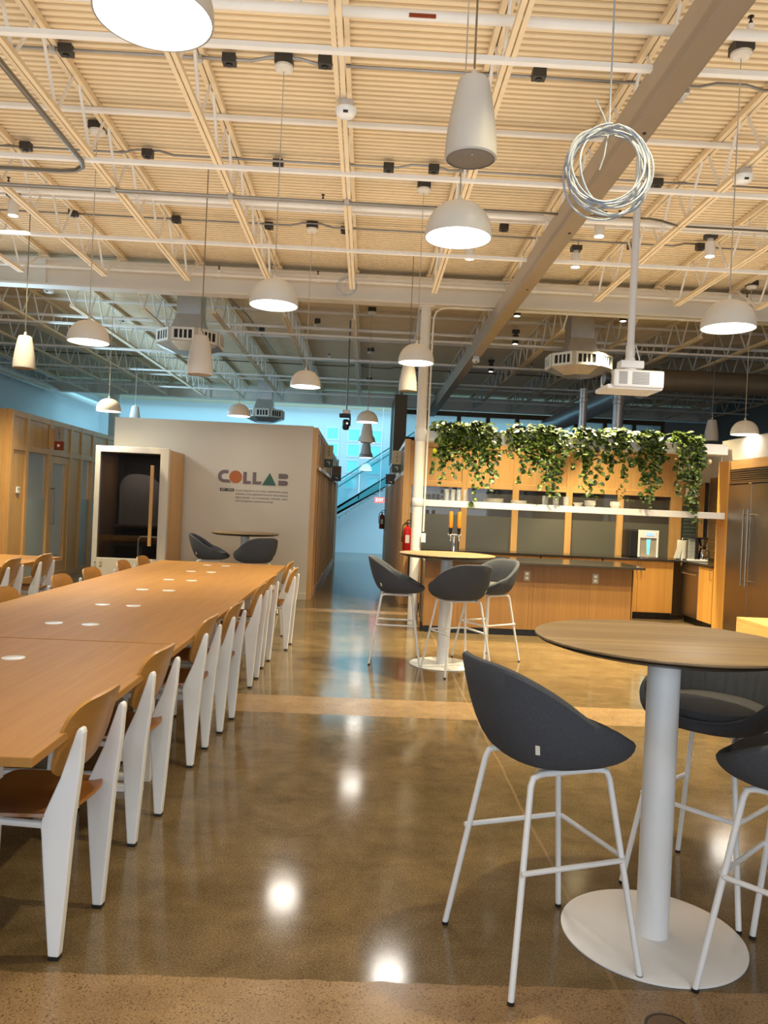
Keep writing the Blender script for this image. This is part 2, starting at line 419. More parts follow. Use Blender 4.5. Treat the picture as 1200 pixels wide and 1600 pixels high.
# white lettered block in the middle of the hall
bm = nb(); box(bm, -3.9, -0.86, 12.1, 12.22, 0, 2.69); box(bm, -3.9, -3.8, 12.22, 20.3, 0, 2.69)
struct('wall_center', bm, 'wall')
struct('baseboard_center', box(nb(), -2.75, -0.86, 12.085, 12.1, 0, 0.1), 'wall', 0.003)
cp_ = [0.05, 0.62, 1.35, 1.95, 2.9, 3.9, 4.9, 5.9, 6.9, 8.0]
fl = []
for i, (a, c) in enumerate(zip(cp_, cp_[1:])):
    fl.append((a+0.045, c-0.045, 2.12, 2.58, 'panel', 'oak', 0.02))
    if i in (0, 1): fl.append((a+0.045, c-0.045, 0.1, 2.04, 'panel', 'oak', 0.03))
    else:
        fl.append((a+0.045, c-0.045, 0.1, 2.04, 'glass_pane', 'frostpane', 0))
partition('wall_corridor', (-0.78, 12.1, 0), PI/2, 8.2, cp_, [(0, 0.1), (2.04, 2.12), (2.58, 2.67)], fl)
struct('trim_1', box(nb(), -0.775, -0.745, 12.6, 20.2, 2.03, 2.08), 'white', 0.002)
# corridor right side: upright boards, white door rail, glazed strip above
w = sempty('wall_boarded', (0.58, 20.1, 0), -PI/2)
bm = nb(); x = 0.0; k = 0
while x < 7.95:
    box(bm, x, x+0.12, -0.02 if k % 2 else 0.05, 0.1, 0, 2.0); x += 0.145; k += 1
obj('board', bm, 'oak', w, 0.003)
obj('post', box(nb(), 7.95, 8.03, -0.01, 0.08, 0, 2.56), 'oak', w, 0.003)
obj('door_rail', box(nb(), 0, 7.94, -0.025, 0.06, 2.0, 2.06), 'white', w)
bm = nb(); box(bm, 0, 7.94, 0.0, 0.08, 2.49, 2.56)
for x in (0, 1.6, 3.2, 4.8, 6.4, 7.86): box(bm, x, x+0.06, 0, 0.08, 2.06, 2.49)
obj('upper_frame', bm, 'white', w); obj('glass_pane', box(nb(), 0.06, 7.86, 0.035, 0.043, 2.06, 2.49), 'frostpane', w)
# tall stained structure beyond it and the clerestory band over the far rooms
bm = nb(); box(bm, 0.56, 0.60, 17.6, 20.3, 2.56, 4.04); box(bm, 0.60, 0.84, 17.6, 17.64, 2.56, 4.04)
for yy in (18.4, 19.3): box(bm, 0.545, 0.56, yy, yy+0.05, 2.6, 4.0)
struct('wall_tower', bm, 'walnut')
struct('wall_lobby', box(box(box(nb(), 0.66, 9.0, 20.35, 20.47, 0, 3.24), 7.75, 9.0, 20.35, 20.47, 3.24, 4.06), -3.8, -0.9, 20.35, 20.47, 0, 2.6), 'wallgrey')
cw = sempty('window_1')
bm = nb(); box(bm, 0.66, 7.75, 20.33, 20.47, 3.24, 3.34); box(bm, 0.66, 7.75, 20.33, 20.47, 3.94, 4.06)
xs = [0.70, 1.50, 2.34, 3.10, 3.87, 4.64, 5.41, 6.18, 6.95, 7.70]
for x in xs: box(bm, x-0.05, x+0.05, 20.33, 20.47, 3.34, 3.94)
obj('window_frame', bm, 'walnut', cw)
for a, c in zip(xs, xs[1:]): obj('glass_pane', box(nb(), a+0.05, c-0.05, 20.395, 20.405, 3.34, 3.94), 'paneclear', cw)
bm = nb(); box(bm, -0.86, -0.74, 20.28, 20.5, 0, 2.66); box(bm, 0.50, 0.60, 20.15, 20.5, 0, 2.05)
struct('trim_2', bm, 'wallcool')

# oak and glass room on the left
lp = [0.09, 0.62, 1.50, 2.42, 2.95, 3.55, 4.4, 5.3, 6.2, 7.1]
fl = []
for i, (a, c) in enumerate(zip(lp, lp[1:])):
    fl.append((a+0.045, c-0.045, 2.20, 2.61, 'panel', 'oak', 0.025))
    if i in (0, 3): fl.append((a+0.045, c-0.045, 0.12, 2.11, 'panel', 'oak', 0.03))
    elif i != 2:
        fl.append((a+0.045, c-0.045, 0.12, 2.11, 'glass_pane', 'paneclear', 0))
        fl.append((a+0.045, c-0.045, 0.12, 1.38, 'privacy_film', 'frostpane', 0))
partition('wall_office', (-5.3, 11.7, 0), PI/2, 7.2, lp, [(0, 0.12), (2.11, 2.20), (2.61, 2.70)], fl)
partition('wall_office_end', (-8.3, 11.7, 0), 0, 3.0, [0.05, 1.4, 2.85], [(0, 0.12), (2.11, 2.20), (2.61, 2.70)],
          [(0.1, 1.35, 2.2, 2.61, 'panel', 'oak', 0.025), (1.45, 2.8, 2.2, 2.61, 'panel', 'oak', 0.025),
           (0.1, 1.35, 0.12, 2.11, 'panel', 'oak', 0.03), (1.45, 2.8, 0.12, 2.11, 'panel', 'oak', 0.03)], pw=0.14)
dr = sempty('door_2', (-5.3, 11.7, 0), PI/2)
bm = nb(); box(bm, 1.56, 1.68, 0.02, 0.08, 0, 2.1); box(bm, 2.26, 2.38, 0.02, 0.08, 0, 2.1)
box(bm, 1.68, 2.26, 0.02, 0.08, 0, 0.3); box(bm, 1.68, 2.26, 0.02, 0.08, 1.98, 2.1)
obj('door_leaf', bm, 'oak', dr, 0.003); obj('glass_pane', box(nb(), 1.68, 2.26, 0.046, 0.054, 0.3, 1.98), 'paneclear', dr)
obj('door_handle', tube(nb(), [(1.64, 0.02, 0.95), (1.64, -0.04, 0.95), (1.64, -0.04, 1.55), (1.64, 0.02, 1.55)], 0.012), 'ss', dr, smooth=True)
struct('wall_light_block', box(nb(), -8.2, -5.41, 18.9, 19.0, 0, 2.6), 'wall'); struct('ceiling_light_block', box(nb(), -8.24, -5.42, 11.82, 18.88, 2.60, 2.64), 'room')  # rear wall and ceiling added unseen, to keep lobby light out
area('office_fill', (-6.8, 14.5, 2.55), (0, 0, 0), 1.6, 4.0, 40, (1.0, 0.88, 0.70))  # unseen panel added to warm the oak room from inside
struct('wall_office_back', box(nb(), -8.3, -8.25, 11.9, 19, 0, 2.6), 'wall')

# far lobby: square windows, stair
for i, (x, z) in enumerate([(-1.13, 3.72), (-0.45, 3.70), (0.22, 3.68), (-1.13, 3.22), (-0.46, 3.22), (0.22, 3.20), (-0.47, 2.72), (0.21, 2.70), (-0.50, 2.22), (0.21, 2.2), (-1.8, 3.72), (-2.5, 3.72)]):
    w = sempty('window_%d' % (i+2), (x, 24.6, z))
    bm = nb()
    for a, c, e, f in ((-0.22, 0.22, 0.17, 0.22), (-0.22, 0.22, -0.22, -0.17), (-0.22, -0.17, -0.17, 0.17), (0.17, 0.22, -0.17, 0.17)): box(bm, a, c, -0.03, 0.0, e, f)
    obj('window_frame', bm, 'white', w); obj('pane', box(nb(), -0.17, 0.17, -0.008, -0.002, -0.17, 0.17), 'winlit', w)
st = thing('staircase', 'teal-sided stair with glass railing climbing along the far blue wall', 'stairs', (0, 23.4, 0))
sl = 0.70
def zz(x): return 1.23+(x+0.75)*sl
bm = nb(); prism(bm, [(-3.0, zz(-3.0)-0.16 if zz(-3.0) > 0.16 else 0), (1.6, zz(1.6)-0.16), (1.6, zz(1.6)+0.2), (-3.0, zz(-3.0)+0.2)], 'Y', 0, 0.05)
obj('stringer', bm, 'teal', st)
bm = nb()
for k in range(22):
    x = -2.55+k*0.19
    box(bm, x, x+0.24, 0.05, 1.1, zz(x)+0.03, zz(x)+0.07)
obj('tread', bm, 'wallgrey', st)
obj('soffit', prism(nb(), [(-2.2, zz(-2.2)-0.165), (1.6, zz(1.6)-0.165), (1.6, zz(1.6)-0.13), (-2.2, zz(-2.2)-0.13)], 'Y', 0.05, 1.12), 'wallgrey', st)
bm = nb(); tube(bm, [(-2.6, 0.02, zz(-2.6)+1.05), (1.6, 0.02, zz(1.6)+1.05)], 0.022); tube(bm, [(-2.6, -0.05, zz(-2.6)+0.86), (1.6, -0.05, zz(1.6)+0.86)], 0.02)
obj('handrail', bm, 'teal', st, smooth=True)
for x in (-2.2, -1.2, -0.22, 0.76):
    obj('baluster', box(nb(), x-0.015, x+0.015, 0.0, 0.03, zz(x)+0.1, zz(x)+1.05), 'galv', st)
obj('glass_panel', prism(nb(), [(-2.5, zz(-2.5)+0.24), (1.55, zz(1.55)+0.24), (1.55, zz(1.55)+0.98), (-2.5, zz(-2.5)+0.98)], 'Y', 0.04, 0.05), 'railglass', st)

# ================================================================== roof steel
JX = [-0.27+0.97*k for k in range(-8, 10)]
def joist(y0, y1, yb0, yb1, panel=0.61):
    t = thing('roof_joist', '', 'joist')
    for s in (-1, 1): obj('top_chord', box(nb(), s*0.022-0.017, s*0.022+0.017, y0, y1, 4.447, 4.495), 'steel_cream', t)
    for s in (-1, 1): obj('bottom_chord', box(nb(), s*0.019-0.014, s*0.019+0.014, yb0, yb1, 4.05, 4.083), 'steel_cream', t)
    bm = nb(); n = int((yb1-yb0)/panel); st_ = (yb1-yb0-0.06)/n
    for i in range(n+1):
        yb = yb0+0.03+i*st_
        if i == 0: tube(bm, [(0, max(y0, yb-0.65), 4.46), (0, yb, 4.07)], 0.012, 6)
        if i == n: tube(bm, [(0, yb, 4.07), (0, min(y1, yb+0.62), 4.46)], 0.012, 6)
        else:
            tube(bm, [(0, yb, 4.07), (0, yb+st_*0.42, 4.46)], 0.012, 6)
            tube(bm, [(0, yb+st_*0.58, 4.46), (0, yb+st_, 4.07)], 0.012, 6)
    obj('web', bm, 'pipe', t)
    obj('bearing_seat', box(nb(), -0.06, 0.06, y1-0.1, y1, 4.435, 4.446), 'steel_cream', t)
    return t
def side(k):
    if k == 0: return 'on the centre line of the hall'
    return '%s to the %s of the centre joist' % (ORD[abs(k)-1], 'right' if k > 0 else 'left')
proto = None
for i, x in enumerate(JX):
    k = i-8
    if k < -5 or k > 6: continue
    lab = 'cream open-web joist in the near roof bay, '+side(k)
    if proto is None: proto = joist(0.6, 9.93, 0.8, 9.27); proto.location.x = x; proto['label'] = lab; proto['group'] = 'joists in the near roof bay'
    else: dup(proto, (x, 0, 0), label=lab)
proto2 = None
for i, x in enumerate(JX):
    k = i-8
    lab = 'greyish open-web joist past the white girder, '+side(k)
    if proto2 is None: proto2 = joist(10.15, 20.28, 10.85, 19.75); proto2.location.x = x; proto2['label'] = lab; proto2['group'] = 'joists in the far roof bay'
    else: dup(proto2, (x, 0, 0), label=lab)
def girder(yc, lab):
    g = thing('roof_girder', lab, 'girder', (0, yc, 0), group='cross girders')
    obj('web', box(nb(), -8.4, 9.0, -0.012, 0.012, 4.11, 4.41), 'girder', g)
    obj('flange', box(nb(), -8.4, 9.0, -0.10, 0.10, 4.09, 4.11), 'girder', g); obj('flange', box(nb(), -8.4, 9.0, -0.10, 0.10, 4.41, 4.43), 'girder', g)
    for x in (-7.06, -4.15, -1.24, 1.67, 4.58, 7.49): obj('stiffener', box(nb(), x-0.006, x+0.006, -0.095, -0.012, 4.11, 4.41), 'girder', g)
girder(10.02, 'white steel girder crossing the hall on top of the white column')
girder(20.4, 'far grey-looking girder above the blue-lit lobby')
b_ = thing('hollow_beam', 'long taupe square beam running from the upper right corner into the distance', 'beam')
obj('beam_body', box(nb(), 1.51, 1.66, 0.5, 19.95, 3.85, 4.075), 'beam', b_, 0.012)
bm = nb()
for yy in (3.2, 4.75, 6.5, 8.2): lathe(bm, [(0, -0.006), (0.012, -0.005), (0.012, 0.003)], (1.60, yy, 3.849), 8)
obj('bolt', bm, 'dark', b_)
c_ = thing('column', 'round white column at the left end of the kitchen shelves', 'column', (0.67, 10.05, 0))
obj('shaft', lathe(nb(), [(0.066, 0), (0.066, 4.07)], n=28), 'girder', c_, smooth=True)
obj('cap_plate', box(nb(), -0.1, 0.1, -0.1, 0.1, 4.07, 4.089), 'girder', c_)
for x, lab in ((-6.6, 'pale column far left beside the blue wall, behind the small dome lamp'),):
    c2 = thing('column', lab, 'column', (x, 20.4, 0)); obj('shaft', lathe(nb(), [(0.14, 0), (0.14, 4.08)], n=24), 'girder', c2, smooth=True)
tag(obj('conduit', tube(nb(), [(4.6, 9.93, 4.06), (0.95, 9.93, 4.06), (0.86, 9.93, 4.045), (0.79, 9.93, 4.0), (0.765, 9.95, 3.92), (0.76, 9.98, 3.7), (0.757, 10.02, 1.2)], 0.012), 'pipe', smooth=True),
    'white conduit bending from under the girder down the right side of the column', 'conduit')
bx = thing('outlet_box', 'small white outlet box on the column above the counter', 'outlet', (0.757, 9.99, 1.12))
obj('box_body', box(nb(), -0.03, 0.03, -0.03, 0.0, -0.06, 0.06), 'white', bx, 0.004); obj('cover_plate', box(nb(), -0.024, 0.024, -0.034, -0.03, -0.05, 0.05), 'white_gloss', bx)

# ------------------------------------------------------------------ pipes, bracing and conduits under the deck
def sprinkler(par, x, y, z, up=True):
    s = 1 if up else -1
    bm = nb(); lathe(bm, [(0.028, -0.036), (0.03, -0.03), (0.03, 0.03), (0.028, 0.036)], (x, y, z), 12, 'X'); lathe(bm, [(0.02, 0.02), (0.02, 0.06), (0.012, 0.062)], (x, y, z), 10)
    c = obj('pipe_tee', bm, 'pipe', par, smooth=True)
    bm = nb(); lathe(bm, [(0.009, 0.06), (0.012, 0.075), (0.006, 0.085), (0.006, 0.1), (0.018, 0.104), (0.018, 0.107), (0, 0.107)], (x, y, z), 10)
    obj('sprinkler_head', bm, 'black', c)
def sprinkler_pipe(y, z, r, x0, x1, heads, lab):
    t = thing('sprinkler_pipe', lab, 'pipe', (0, y, z), group='sprinkler pipes')
    obj('pipe', tube(nb(), [(x0, 0, 0), (x1, 0, 0)], r, 14), 'pipe', t, smooth=True)
    for h in heads: sprinkler(t, h, 0, 0)
    return t
p = sprinkler_pipe(4.38, 4.25, 0.03, -8.3, 8.9, (-0.5, 2.05, -3.2), 'thick white sprinkler pipe nearest the camera, crossing the top of the picture')
obj('pipe_marker', box(nb(), 0.12, 0.27, -0.0315, -0.02, -0.026, -0.008), 'signrust', p)
sprinkler_pipe(7.26, 4.25, 0.027, -8.3, 8.9, (-3.4, -0.52, 2.25, 4.2), 'white sprinkler pipe behind the paired steel conduits')
sprinkler_pipe(9.78, 4.285, 0.022, -8.3, 8.9, (-1.95, -0.72, 2.0, 4.7), 'cream sprinkler pipe running along the front of the white girder')
sprinkler_pipe(12.1, 4.2, 0.025, -8.3, 8.9, (-2.7, -0.9, 1.9), 'sprinkler pipe just past the white girder in the far bay')
sprinkler_pipe(14.6, 4.2, 0.022, -8.3, 8.9, (-0.8, 3.0), 'middle sprinkler pipe of the far bay')
sprinkler_pipe(17.4, 4.2, 0.022, -8.3, 8.9, (), 'farthest sprinkler pipe, over the corridor end')
tag(obj('wall_pipe', tube(nb(), [(-8.1, 2, 4.12), (-8.1, 24, 4.12)], 0.1, 14), 'pipe', smooth=True), 'fat white pipe running along the top of the left blue wall', 'pipe')
tag(obj('wall_pipe', tube(nb(), [(-7.75, 4, 4.3), (-7.75, 20, 4.3)], 0.035, 10), 'pipe', smooth=True), 'thin white pipe beside the fat one along the left wall', 'pipe')
def brace(y, z, x0, x1, lab, r=0.013):
    t = thing('joist_brace', lab, 'brace', (0, y, z), group='cross bracing under the roof')
    bm = nb(); prism(bm, [(-0.02, 0), (0.02, 0), (0.02, 0.004), (-0.016, 0.004), (-0.016, 0.03), (-0.02, 0.03)], 'X', x0, x1)
    obj('angle_bar', bm, 'pipe', t)
for y, zt, zb, txt in ((4.41, 4.41, 4.03, 'nearest the camera'), (6.04, 4.41, 4.03, 'at the coiled cable'), (7.85, 4.41, 4.03, 'just in front of the girder')):
    if y != 4.41: brace(y, zt, -8.3, 8.9, 'upper white angle brace across the near joists, '+txt)
    brace(y, zb, -8.3, 8.9, 'lower white angle brace across the near joists, '+txt)
for y, txt in ((11.9, 'right after the girder'), (13.8, 'second after the girder'), (15.9, 'third after the girder'), (18.2, 'last before the lobby')):
    brace(y, 4.03, -8.3, 8.9, 'lower brace across the far joists, '+txt); brace(y+0.1, 4.41, -8.3, 8.9, 'upper brace across the far joists, '+txt)
def conduit(pts, r, lab, clamps=()):
    t = thing('steel_conduit', lab, 'conduit', group='steel conduits')
    obj('tube', tube(nb(), pts, r, 8), 'conduit', t, smooth=True)
    for c in clamps: obj('clamp', box(nb(), c[0]-0.02, c[0]+0.02, c[1]-0.022, c[1]+0.022, c[2]-0.018, c[2]+0.03), 'galv', t)
def wavy(y, z, xs):
    pts = []
    for i, (a, c) in enumerate(zip(xs, xs[1:])):
        n = max(2, int((c-a)/0.4))
        for j in range(n): pts.append((a+(c-a)*j/n, y, z))
    pts.append((xs[-1], y, z))
    return pts
def route(y, z, x0, x1, boxes):
    """straight run that kinks up into each box"""
    pts = [(x0, y, z)]
    for bx_ in sorted(boxes): pts += [(bx_-0.22, y, z), (bx_-0.1, y, z+0.03), (bx_+0.1, y, z+0.03), (bx_+0.22, y, z)]
    pts.append((x1, y, z)); return pts
conduit(route(5.26, 4.435, -8.3, 2.6, (-0.67, 2.35)), 0.011, 'thin dark conduit nearest the camera, running between the pendant boxes', [(-2.21, 5.26, 4.43), (-1.24, 5.26, 4.43)])
conduit(route(6.78, 4.435, -8.3, 5.5, (-2.0, 0.37)), 0.011, 'thin conduit with black clamps above the white brace')
conduit(route(8.33, 4.435, -8.3, 5.5, (-0.7, 1.0, 3.4)), 0.011, 'thin conduit feeding the little spotlights near the girder')
for dy, w_ in ((0, 'front'), (0.035, 'rear')):
    conduit([(-8.3, 6.57+dy, 4.03), (2.30, 6.57+dy, 4.03), (2.42, 6.65+dy, 4.05), (2.62, 6.78+dy, 4.06), (8.9, 6.78+dy, 4.06)] if dy == 0 else [(-8.3, 6.605, 4.03), (1.4, 6.605, 4.03)], 0.012,
            '%s one of the two shiny conduits strapped under the near joists' % w_, [(JX[i], 6.57+dy, 4.03) for i in (4, 5, 6, 7, 8)] if dy == 0 else ())
conduit([(-2.27, 1.0, 4.02), (-2.27, 6.0, 4.02), (-2.30, 6.11, 4.02), (-2.38, 6.19, 4.02), (-2.5, 6.22, 4.02), (-7.7, 6.22, 4.02)], 0.02, 'grey conduit following the joist at the upper left, then turning left')
conduit([(-2.25, 10.3, 4.43), (-2.0, 12.5, 4.43), (-1.9, 16, 4.43)], 0.011, 'conduit with small boxes behind the girder, left of the corridor')
conduit(route(10.9, 4.43, -8.3, 8.9, (-3.0, -1.3, 1.9)), 0.011, 'wavering conduit right behind the girder')
conduit(route(16.6, 4.43, -8.3, 8.9, (-0.3, 0.6)), 0.012, 'sagging conduit far back under the grey roof')
def jbox(x, y, z, lab, dk=True, s=0.045):
    t = thing('junction_box', lab, 'junction box', (x, y, z), group='small roof boxes')
    obj('box_body', box(nb(), -s, s, -s*0.8, s*0.8, -0.02, 0.045), 'dark' if dk else 'galv', t, 0.004)
    obj('knockout', lathe(nb(), [(0, -0.03), (s*0.5, -0.028), (s*0.5, -0.018)], n=10), 'black', t)
JB = [(-2.12, 5.26, 'black clamp box left of the big dome lamp'), (-1.04, 5.26, 'black clamp box right of the big dome lamp'), (-0.40, 5.22, 'black clamp box left of the centre joist, near its top'),
      (-3.03, 6.76, 'dark box at the left edge on the second conduit'), (-2.0, 6.77, 'dark box over the bend of the grey conduit'), (-0.89, 6.83, 'dark box left of the centre joist under the white brace'),
      (0.07, 6.78, 'small dark box right of the centre joist'), (0.46, 6.76, 'dark box hidden by the near hanging speaker'),
      (-3.2, 8.3, 'black box on the third conduit, leftmost'), (-2.13, 8.33, 'black box on the third conduit, second from left'), (-1.16, 8.37, 'black box on the third conduit, third from left'),
      (-0.35, 8.38, 'black box beside the centre joist near the girder'), (1.3, 8.06, 'black box beside the dome lamp cord near the girder'),
      (2.42, 6.79, 'black box right of the cable coil'), (3.46, 8.31, 'black box on the far right conduit'), (2.75, 8.4, 'black box behind the projector pole'), (1.03, 5.22, 'black box on the joist left of the cable coil'),
      (-0.9, 12.6, 'small box beyond the girder left of the corridor'), (-1.9, 13.4, 'second small box beyond the girder on the left'), (-4.2, 13.2, 'box beyond the girder at far left')]
for x, y, lab in JB: jbox(x, y, 4.42, lab)
jbox(2.0, 5.35, 4.42, 'larger grey box beside the beam, above the cable coil', False, 0.08)

# ------------------------------------------------------------------ hanging lamps
def dome(x, y, zr, lab, power=22, k=1.0, canopy=True, group='white dome pendant lamps', col=NEUT):
    t = thing('dome_pendant', lab, 'pendant lamp', (x, y, zr), group=group)
    R, Hh = 0.165*k, 0.165*k
    pr = [(R-0.004, 0.0), (R, 0.0), (R, 0.012)]
    for i in range(1, 13):
        a = PI/2*i/12; pr.append((max(0.012, R*math.cos(a)**0.85), 0.012+Hh*math.sin(a)**1.05))
    inn = [(max(0.004, r-0.005), max(0.0, h-0.005)) for r, h in pr[2:]][::-1]
    obj('lamp_shade', lathe(nb(), pr+inn+[(R-0.006, 0.0)], n=48), 'shade', t, smooth=True)
    obj('diffuser', lathe(nb(), [(0, 0.004), (R*0.6, 0.004), (R-0.006, 0.006), (R-0.008, 0.012), (0, 0.014)], n=40), 'diff', t, smooth=True)
    obj('cord', tube(nb(), [(0, 0, Hh), (0, 0, 4.44-zr)], 0.0035, 6), 'cord', t)
    obj('cord_grip', lathe(nb(), [(0.012, Hh+0.005), (0.012, Hh+0.03), (0.006, Hh+0.045)], n=12), 'shade', t, smooth=True)
    cb = obj('mounting_box', box(nb(), -0.06, 0.06, -0.055, 0.055, 4.43-zr, 4.49-zr), 'dark', t)
    obj('canopy', lathe(nb(), [(0, 4.395-zr), (0.05, 4.40-zr), (0.065, 4.415-zr), (0.065, 4.43-zr)], n=24), 'shade', t, smooth=True)
    if power:
        l = bpy.data.lights.new('lamp_light', 'AREA'); l.shape = 'DISK'; l.size = R*1.9; l.energy = power; l.color = col
        o = bpy.data.objects.new('lamp_light', l); o.location = (0, 0, -0.004); COL.objects.link(o); o.parent = t
    return t
DOMES = [(-0.65, 2.20, 2.83, 'large near dome lamp, white, cut by the top edge above the long table', 26),
         (0.395, 3.83, 2.83, 'white dome lamp directly under the near hanging speaker', 26),
         (-0.68, 5.30, 2.82, 'white dome lamp above the long table, in front of the girder', 26),
         (-2.30, 6.39, 2.72, 'white dome lamp at left between the two hanging speakers', 24),
         (0.406, 7.19, 2.83, 'white dome lamp beside the top of the white column', 26),
         (-0.70, 8.39, 2.74, 'beige-looking dome lamp above the edge of the lettered wall', 24),
         (2.22, 4.85, 2.71, 'white dome lamp at the right edge, above the fridge', 26),
         (-3.60, 10.88, 2.64, 'small grey dome lamp far left in front of the blue wall', 34),
         (-1.86, 11.18, 2.69, 'small dome lamp over the top of the lettered wall', 9),
         (-0.03, 11.84, 2.76, 'topmost of the dome lamps lined up in the corridor', 14),
         (-0.03, 14.9, 2.70, 'second dome lamp in the corridor line', 10),
         (-0.04, 18.3, 2.62, 'third dome lamp in the corridor line', 6),
         (-0.03, 21.5, 2.47, 'farthest and lowest dome lamp in the corridor line', 0),
         (4.66, 9.59, 2.59, 'dome lamp peeking over the white wall above the fridge', 12)]
for x, y, z, lab, pw_ in DOMES: dome(x, y, z, lab, pw_*0.36)
# pendant loudspeakers: tapered shells on rods
def speaker(x, y, zb, lab, k=1.0):
    t = thing('pendant_speaker', lab, 'speaker', (x, y, zb), group='hanging tapered loudspeakers')
    R, Hh = 0.11*k, 0.34*k
    pr = [(R-0.008, 0.0), (R, 0.006)]
    for i in range(0, 13):
        s = i/12; pr.append((R*(1-0.40*s**1.6), 0.02+(Hh-0.035)*s))
    pr += [(R*0.56, Hh-0.006), (R*0.45, Hh), (0, Hh)]
    obj('speaker_body', lathe(nb(), pr, n=40), 'speaker', t, smooth=True)
    obj('grille', lathe(nb(), [(0, 0.002), (0.006, 0.0), (R*0.9, 0.003), (R-0.004, 0.008)], n=40), 'grille', t, smooth=True)
    obj('badge', lathe(nb(), [(0, -0.003), (0.006, -0.002), (0.006, 0.003)], (0, -R*0.45, 0), 10), 'chrome', t)
    obj('hanging_rod', tube(nb(), [(0, 0, Hh-0.002), (0, 0, 4.499-zb)], 0.005, 6), 'conduit', t)
    obj('rod_collar', lathe(nb(), [(0.012, Hh), (0.012, Hh+0.03), (0.006, Hh+0.04)], n=10), 'speaker', t)
    return t
SPK = [(0.378, 3.31, 2.985, 'large near tapered speaker hanging above the dome lamp', 1.0), (-1.56, 7.15, 2.62, 'tapered speaker in front of the left air diffuser', 1.05),
       (-3.63, 8.26, 2.77, 'tapered speaker hanging at the far left edge', 1.0), (0.44, 9.3, 2.88, 'tapered speaker half hidden behind the lamp by the column', 1.0),
       (-4.70, 15.8, 2.95, 'small speaker behind the left corner of the lettered wall', 1.0), (5.4, 12.2, 2.76, 'small speaker above the corner over the fridge', 1.0),
       (-0.03, 13.2, 2.56, 'speaker between the first two corridor dome lamps', 1.0), (-0.04, 17.0, 2.60, 'small speaker between the lower corridor dome lamps', 1.0)]
for a in SPK: speaker(*a)
# small can spotlights
def spot(x, y, zt, lab, power, drop=0.12, dark=False):
    t = thing('spotlight', lab, 'spotlight', (x, y, zt), group='can spotlights under the roof')
    sh = 'dark' if dark else 'white'
    obj('mounting_box', box(nb(), -0.055, 0.055, -0.05, 0.05, 0.0, 0.05), 'dark', t); obj('hanger', tube(nb(), [(0.02, 0, 0.05), (0.02, 0, 4.4995-zt)], 0.008, 6), 'galv', t)
    obj('stem', tube(nb(), [(0, 0, 0), (0, 0, -0.03)], 0.03, 12), sh, t)
    bm = nb(); lathe(bm, [(0.02, -0.03), (0.048, -0.035), (0.05, -0.05), (0.05, -0.06-drop), (0.046, -0.06-drop), (0.044, -0.05-drop), (0.0, -0.045-drop)], n=24)
    obj('can', bm, sh, t, smooth=True)
    obj('lens', lathe(nb(), [(0, -0.064-drop), (0.03, -0.06-drop), (0.043, -0.052-drop)], n=20), 'lens', t, smooth=True)
    if power:
        l = bpy.data.lights.new('spot_light', 'SPOT'); l.energy = power*1.65; l.color = (1.0, 0.85, 0.50); l.spot_size = math.radians(95); l.spot_blend = 0.6; l.shadow_soft_size = 0.05
        o = bpy.data.objects.new('spot_light', l); o.location = (0, 0, -0.08-drop); COL.objects.link(o); o.parent = t
SP = [(1.35, 2.75, 4.38, 'can spotlight above the near round table, just out of view', 170, False), (-4.4, 10.5, 4.38, 'added unseen spotlight behind the girder at the far left, lighting the oak room', 330, False), (-3.60, 7.81, 4.38, 'glowing can spotlight at the upper left edge', 420, False), (1.0, 8.40, 4.38, 'can spotlight left of the taupe beam, near the girder', 260, False),  # the one behind the girder is added, unseen, to light the oak room
      (2.17, 8.49, 4.38, 'can spotlight right of the taupe beam, lower of the pair', 480, False), (2.14, 7.52, 4.38, 'can spotlight left of the projector pole, upper of the pair', 380, False),
      (3.40, 7.92, 4.38, 'can spotlight at the right, above the dome lamp', 480, False), (1.97, 10.74, 4.38, 'can spotlight hanging behind the girder, right of the column', 380, True),
      (2.29, 12.53, 4.38, 'second can spotlight behind the girder, farther off', 60, True), (3.40, 10.6, 4.35, 'dark can spotlight beside the projector pole under the girder', 480, True),
      (2.31, 15.1, 4.38, 'farthest can spotlight, over the kitchen wall', 0, True), (4.2, 6.4, 4.38, 'can spotlight outside the right edge above the round table', 300, False)]
for x, y, z, lab, pw_, dk in SP: spot(x, y, z, lab, pw_, dark=dk)

# ------------------------------------------------------------------ sensors and cable coils
def sensor(x, y, z, lab, r=0.07):
    t = thing('ceiling_sensor', lab, 'sensor', (x, y, z), group='round ceiling sensors')
    obj('housing', lathe(nb(), [(0, -0.05), (r*0.6, -0.048), (r*0.85, -0.035), (r, -0.01), (r, 0.0), (0, 0.0)], n=28), 'white_gloss', t, smooth=True)
    obj('mounting_box', box(nb(), -0.045, 0.045, -0.045, 0.045, 0.0, 0.05), 'galv', t, 0.003)
    obj('port', box(nb(), -0.015, 0.015, -r*0.87, -r*0.6, -0.043, -0.03), 'black', t)
sensor(-0.235, 4.97, 4.0, 'white round sensor under the centre joist')
sensor(2.62, 5.6, 4.0, 'white round sensor under the joist right of the beam')
sensor(-4.66, 11.3, 4.38, 'round white detector past the girder at the left', 0.075)
sensor(1.585, 11.9, 3.80, 'flat white detector on the underside of the taupe beam', 0.06)
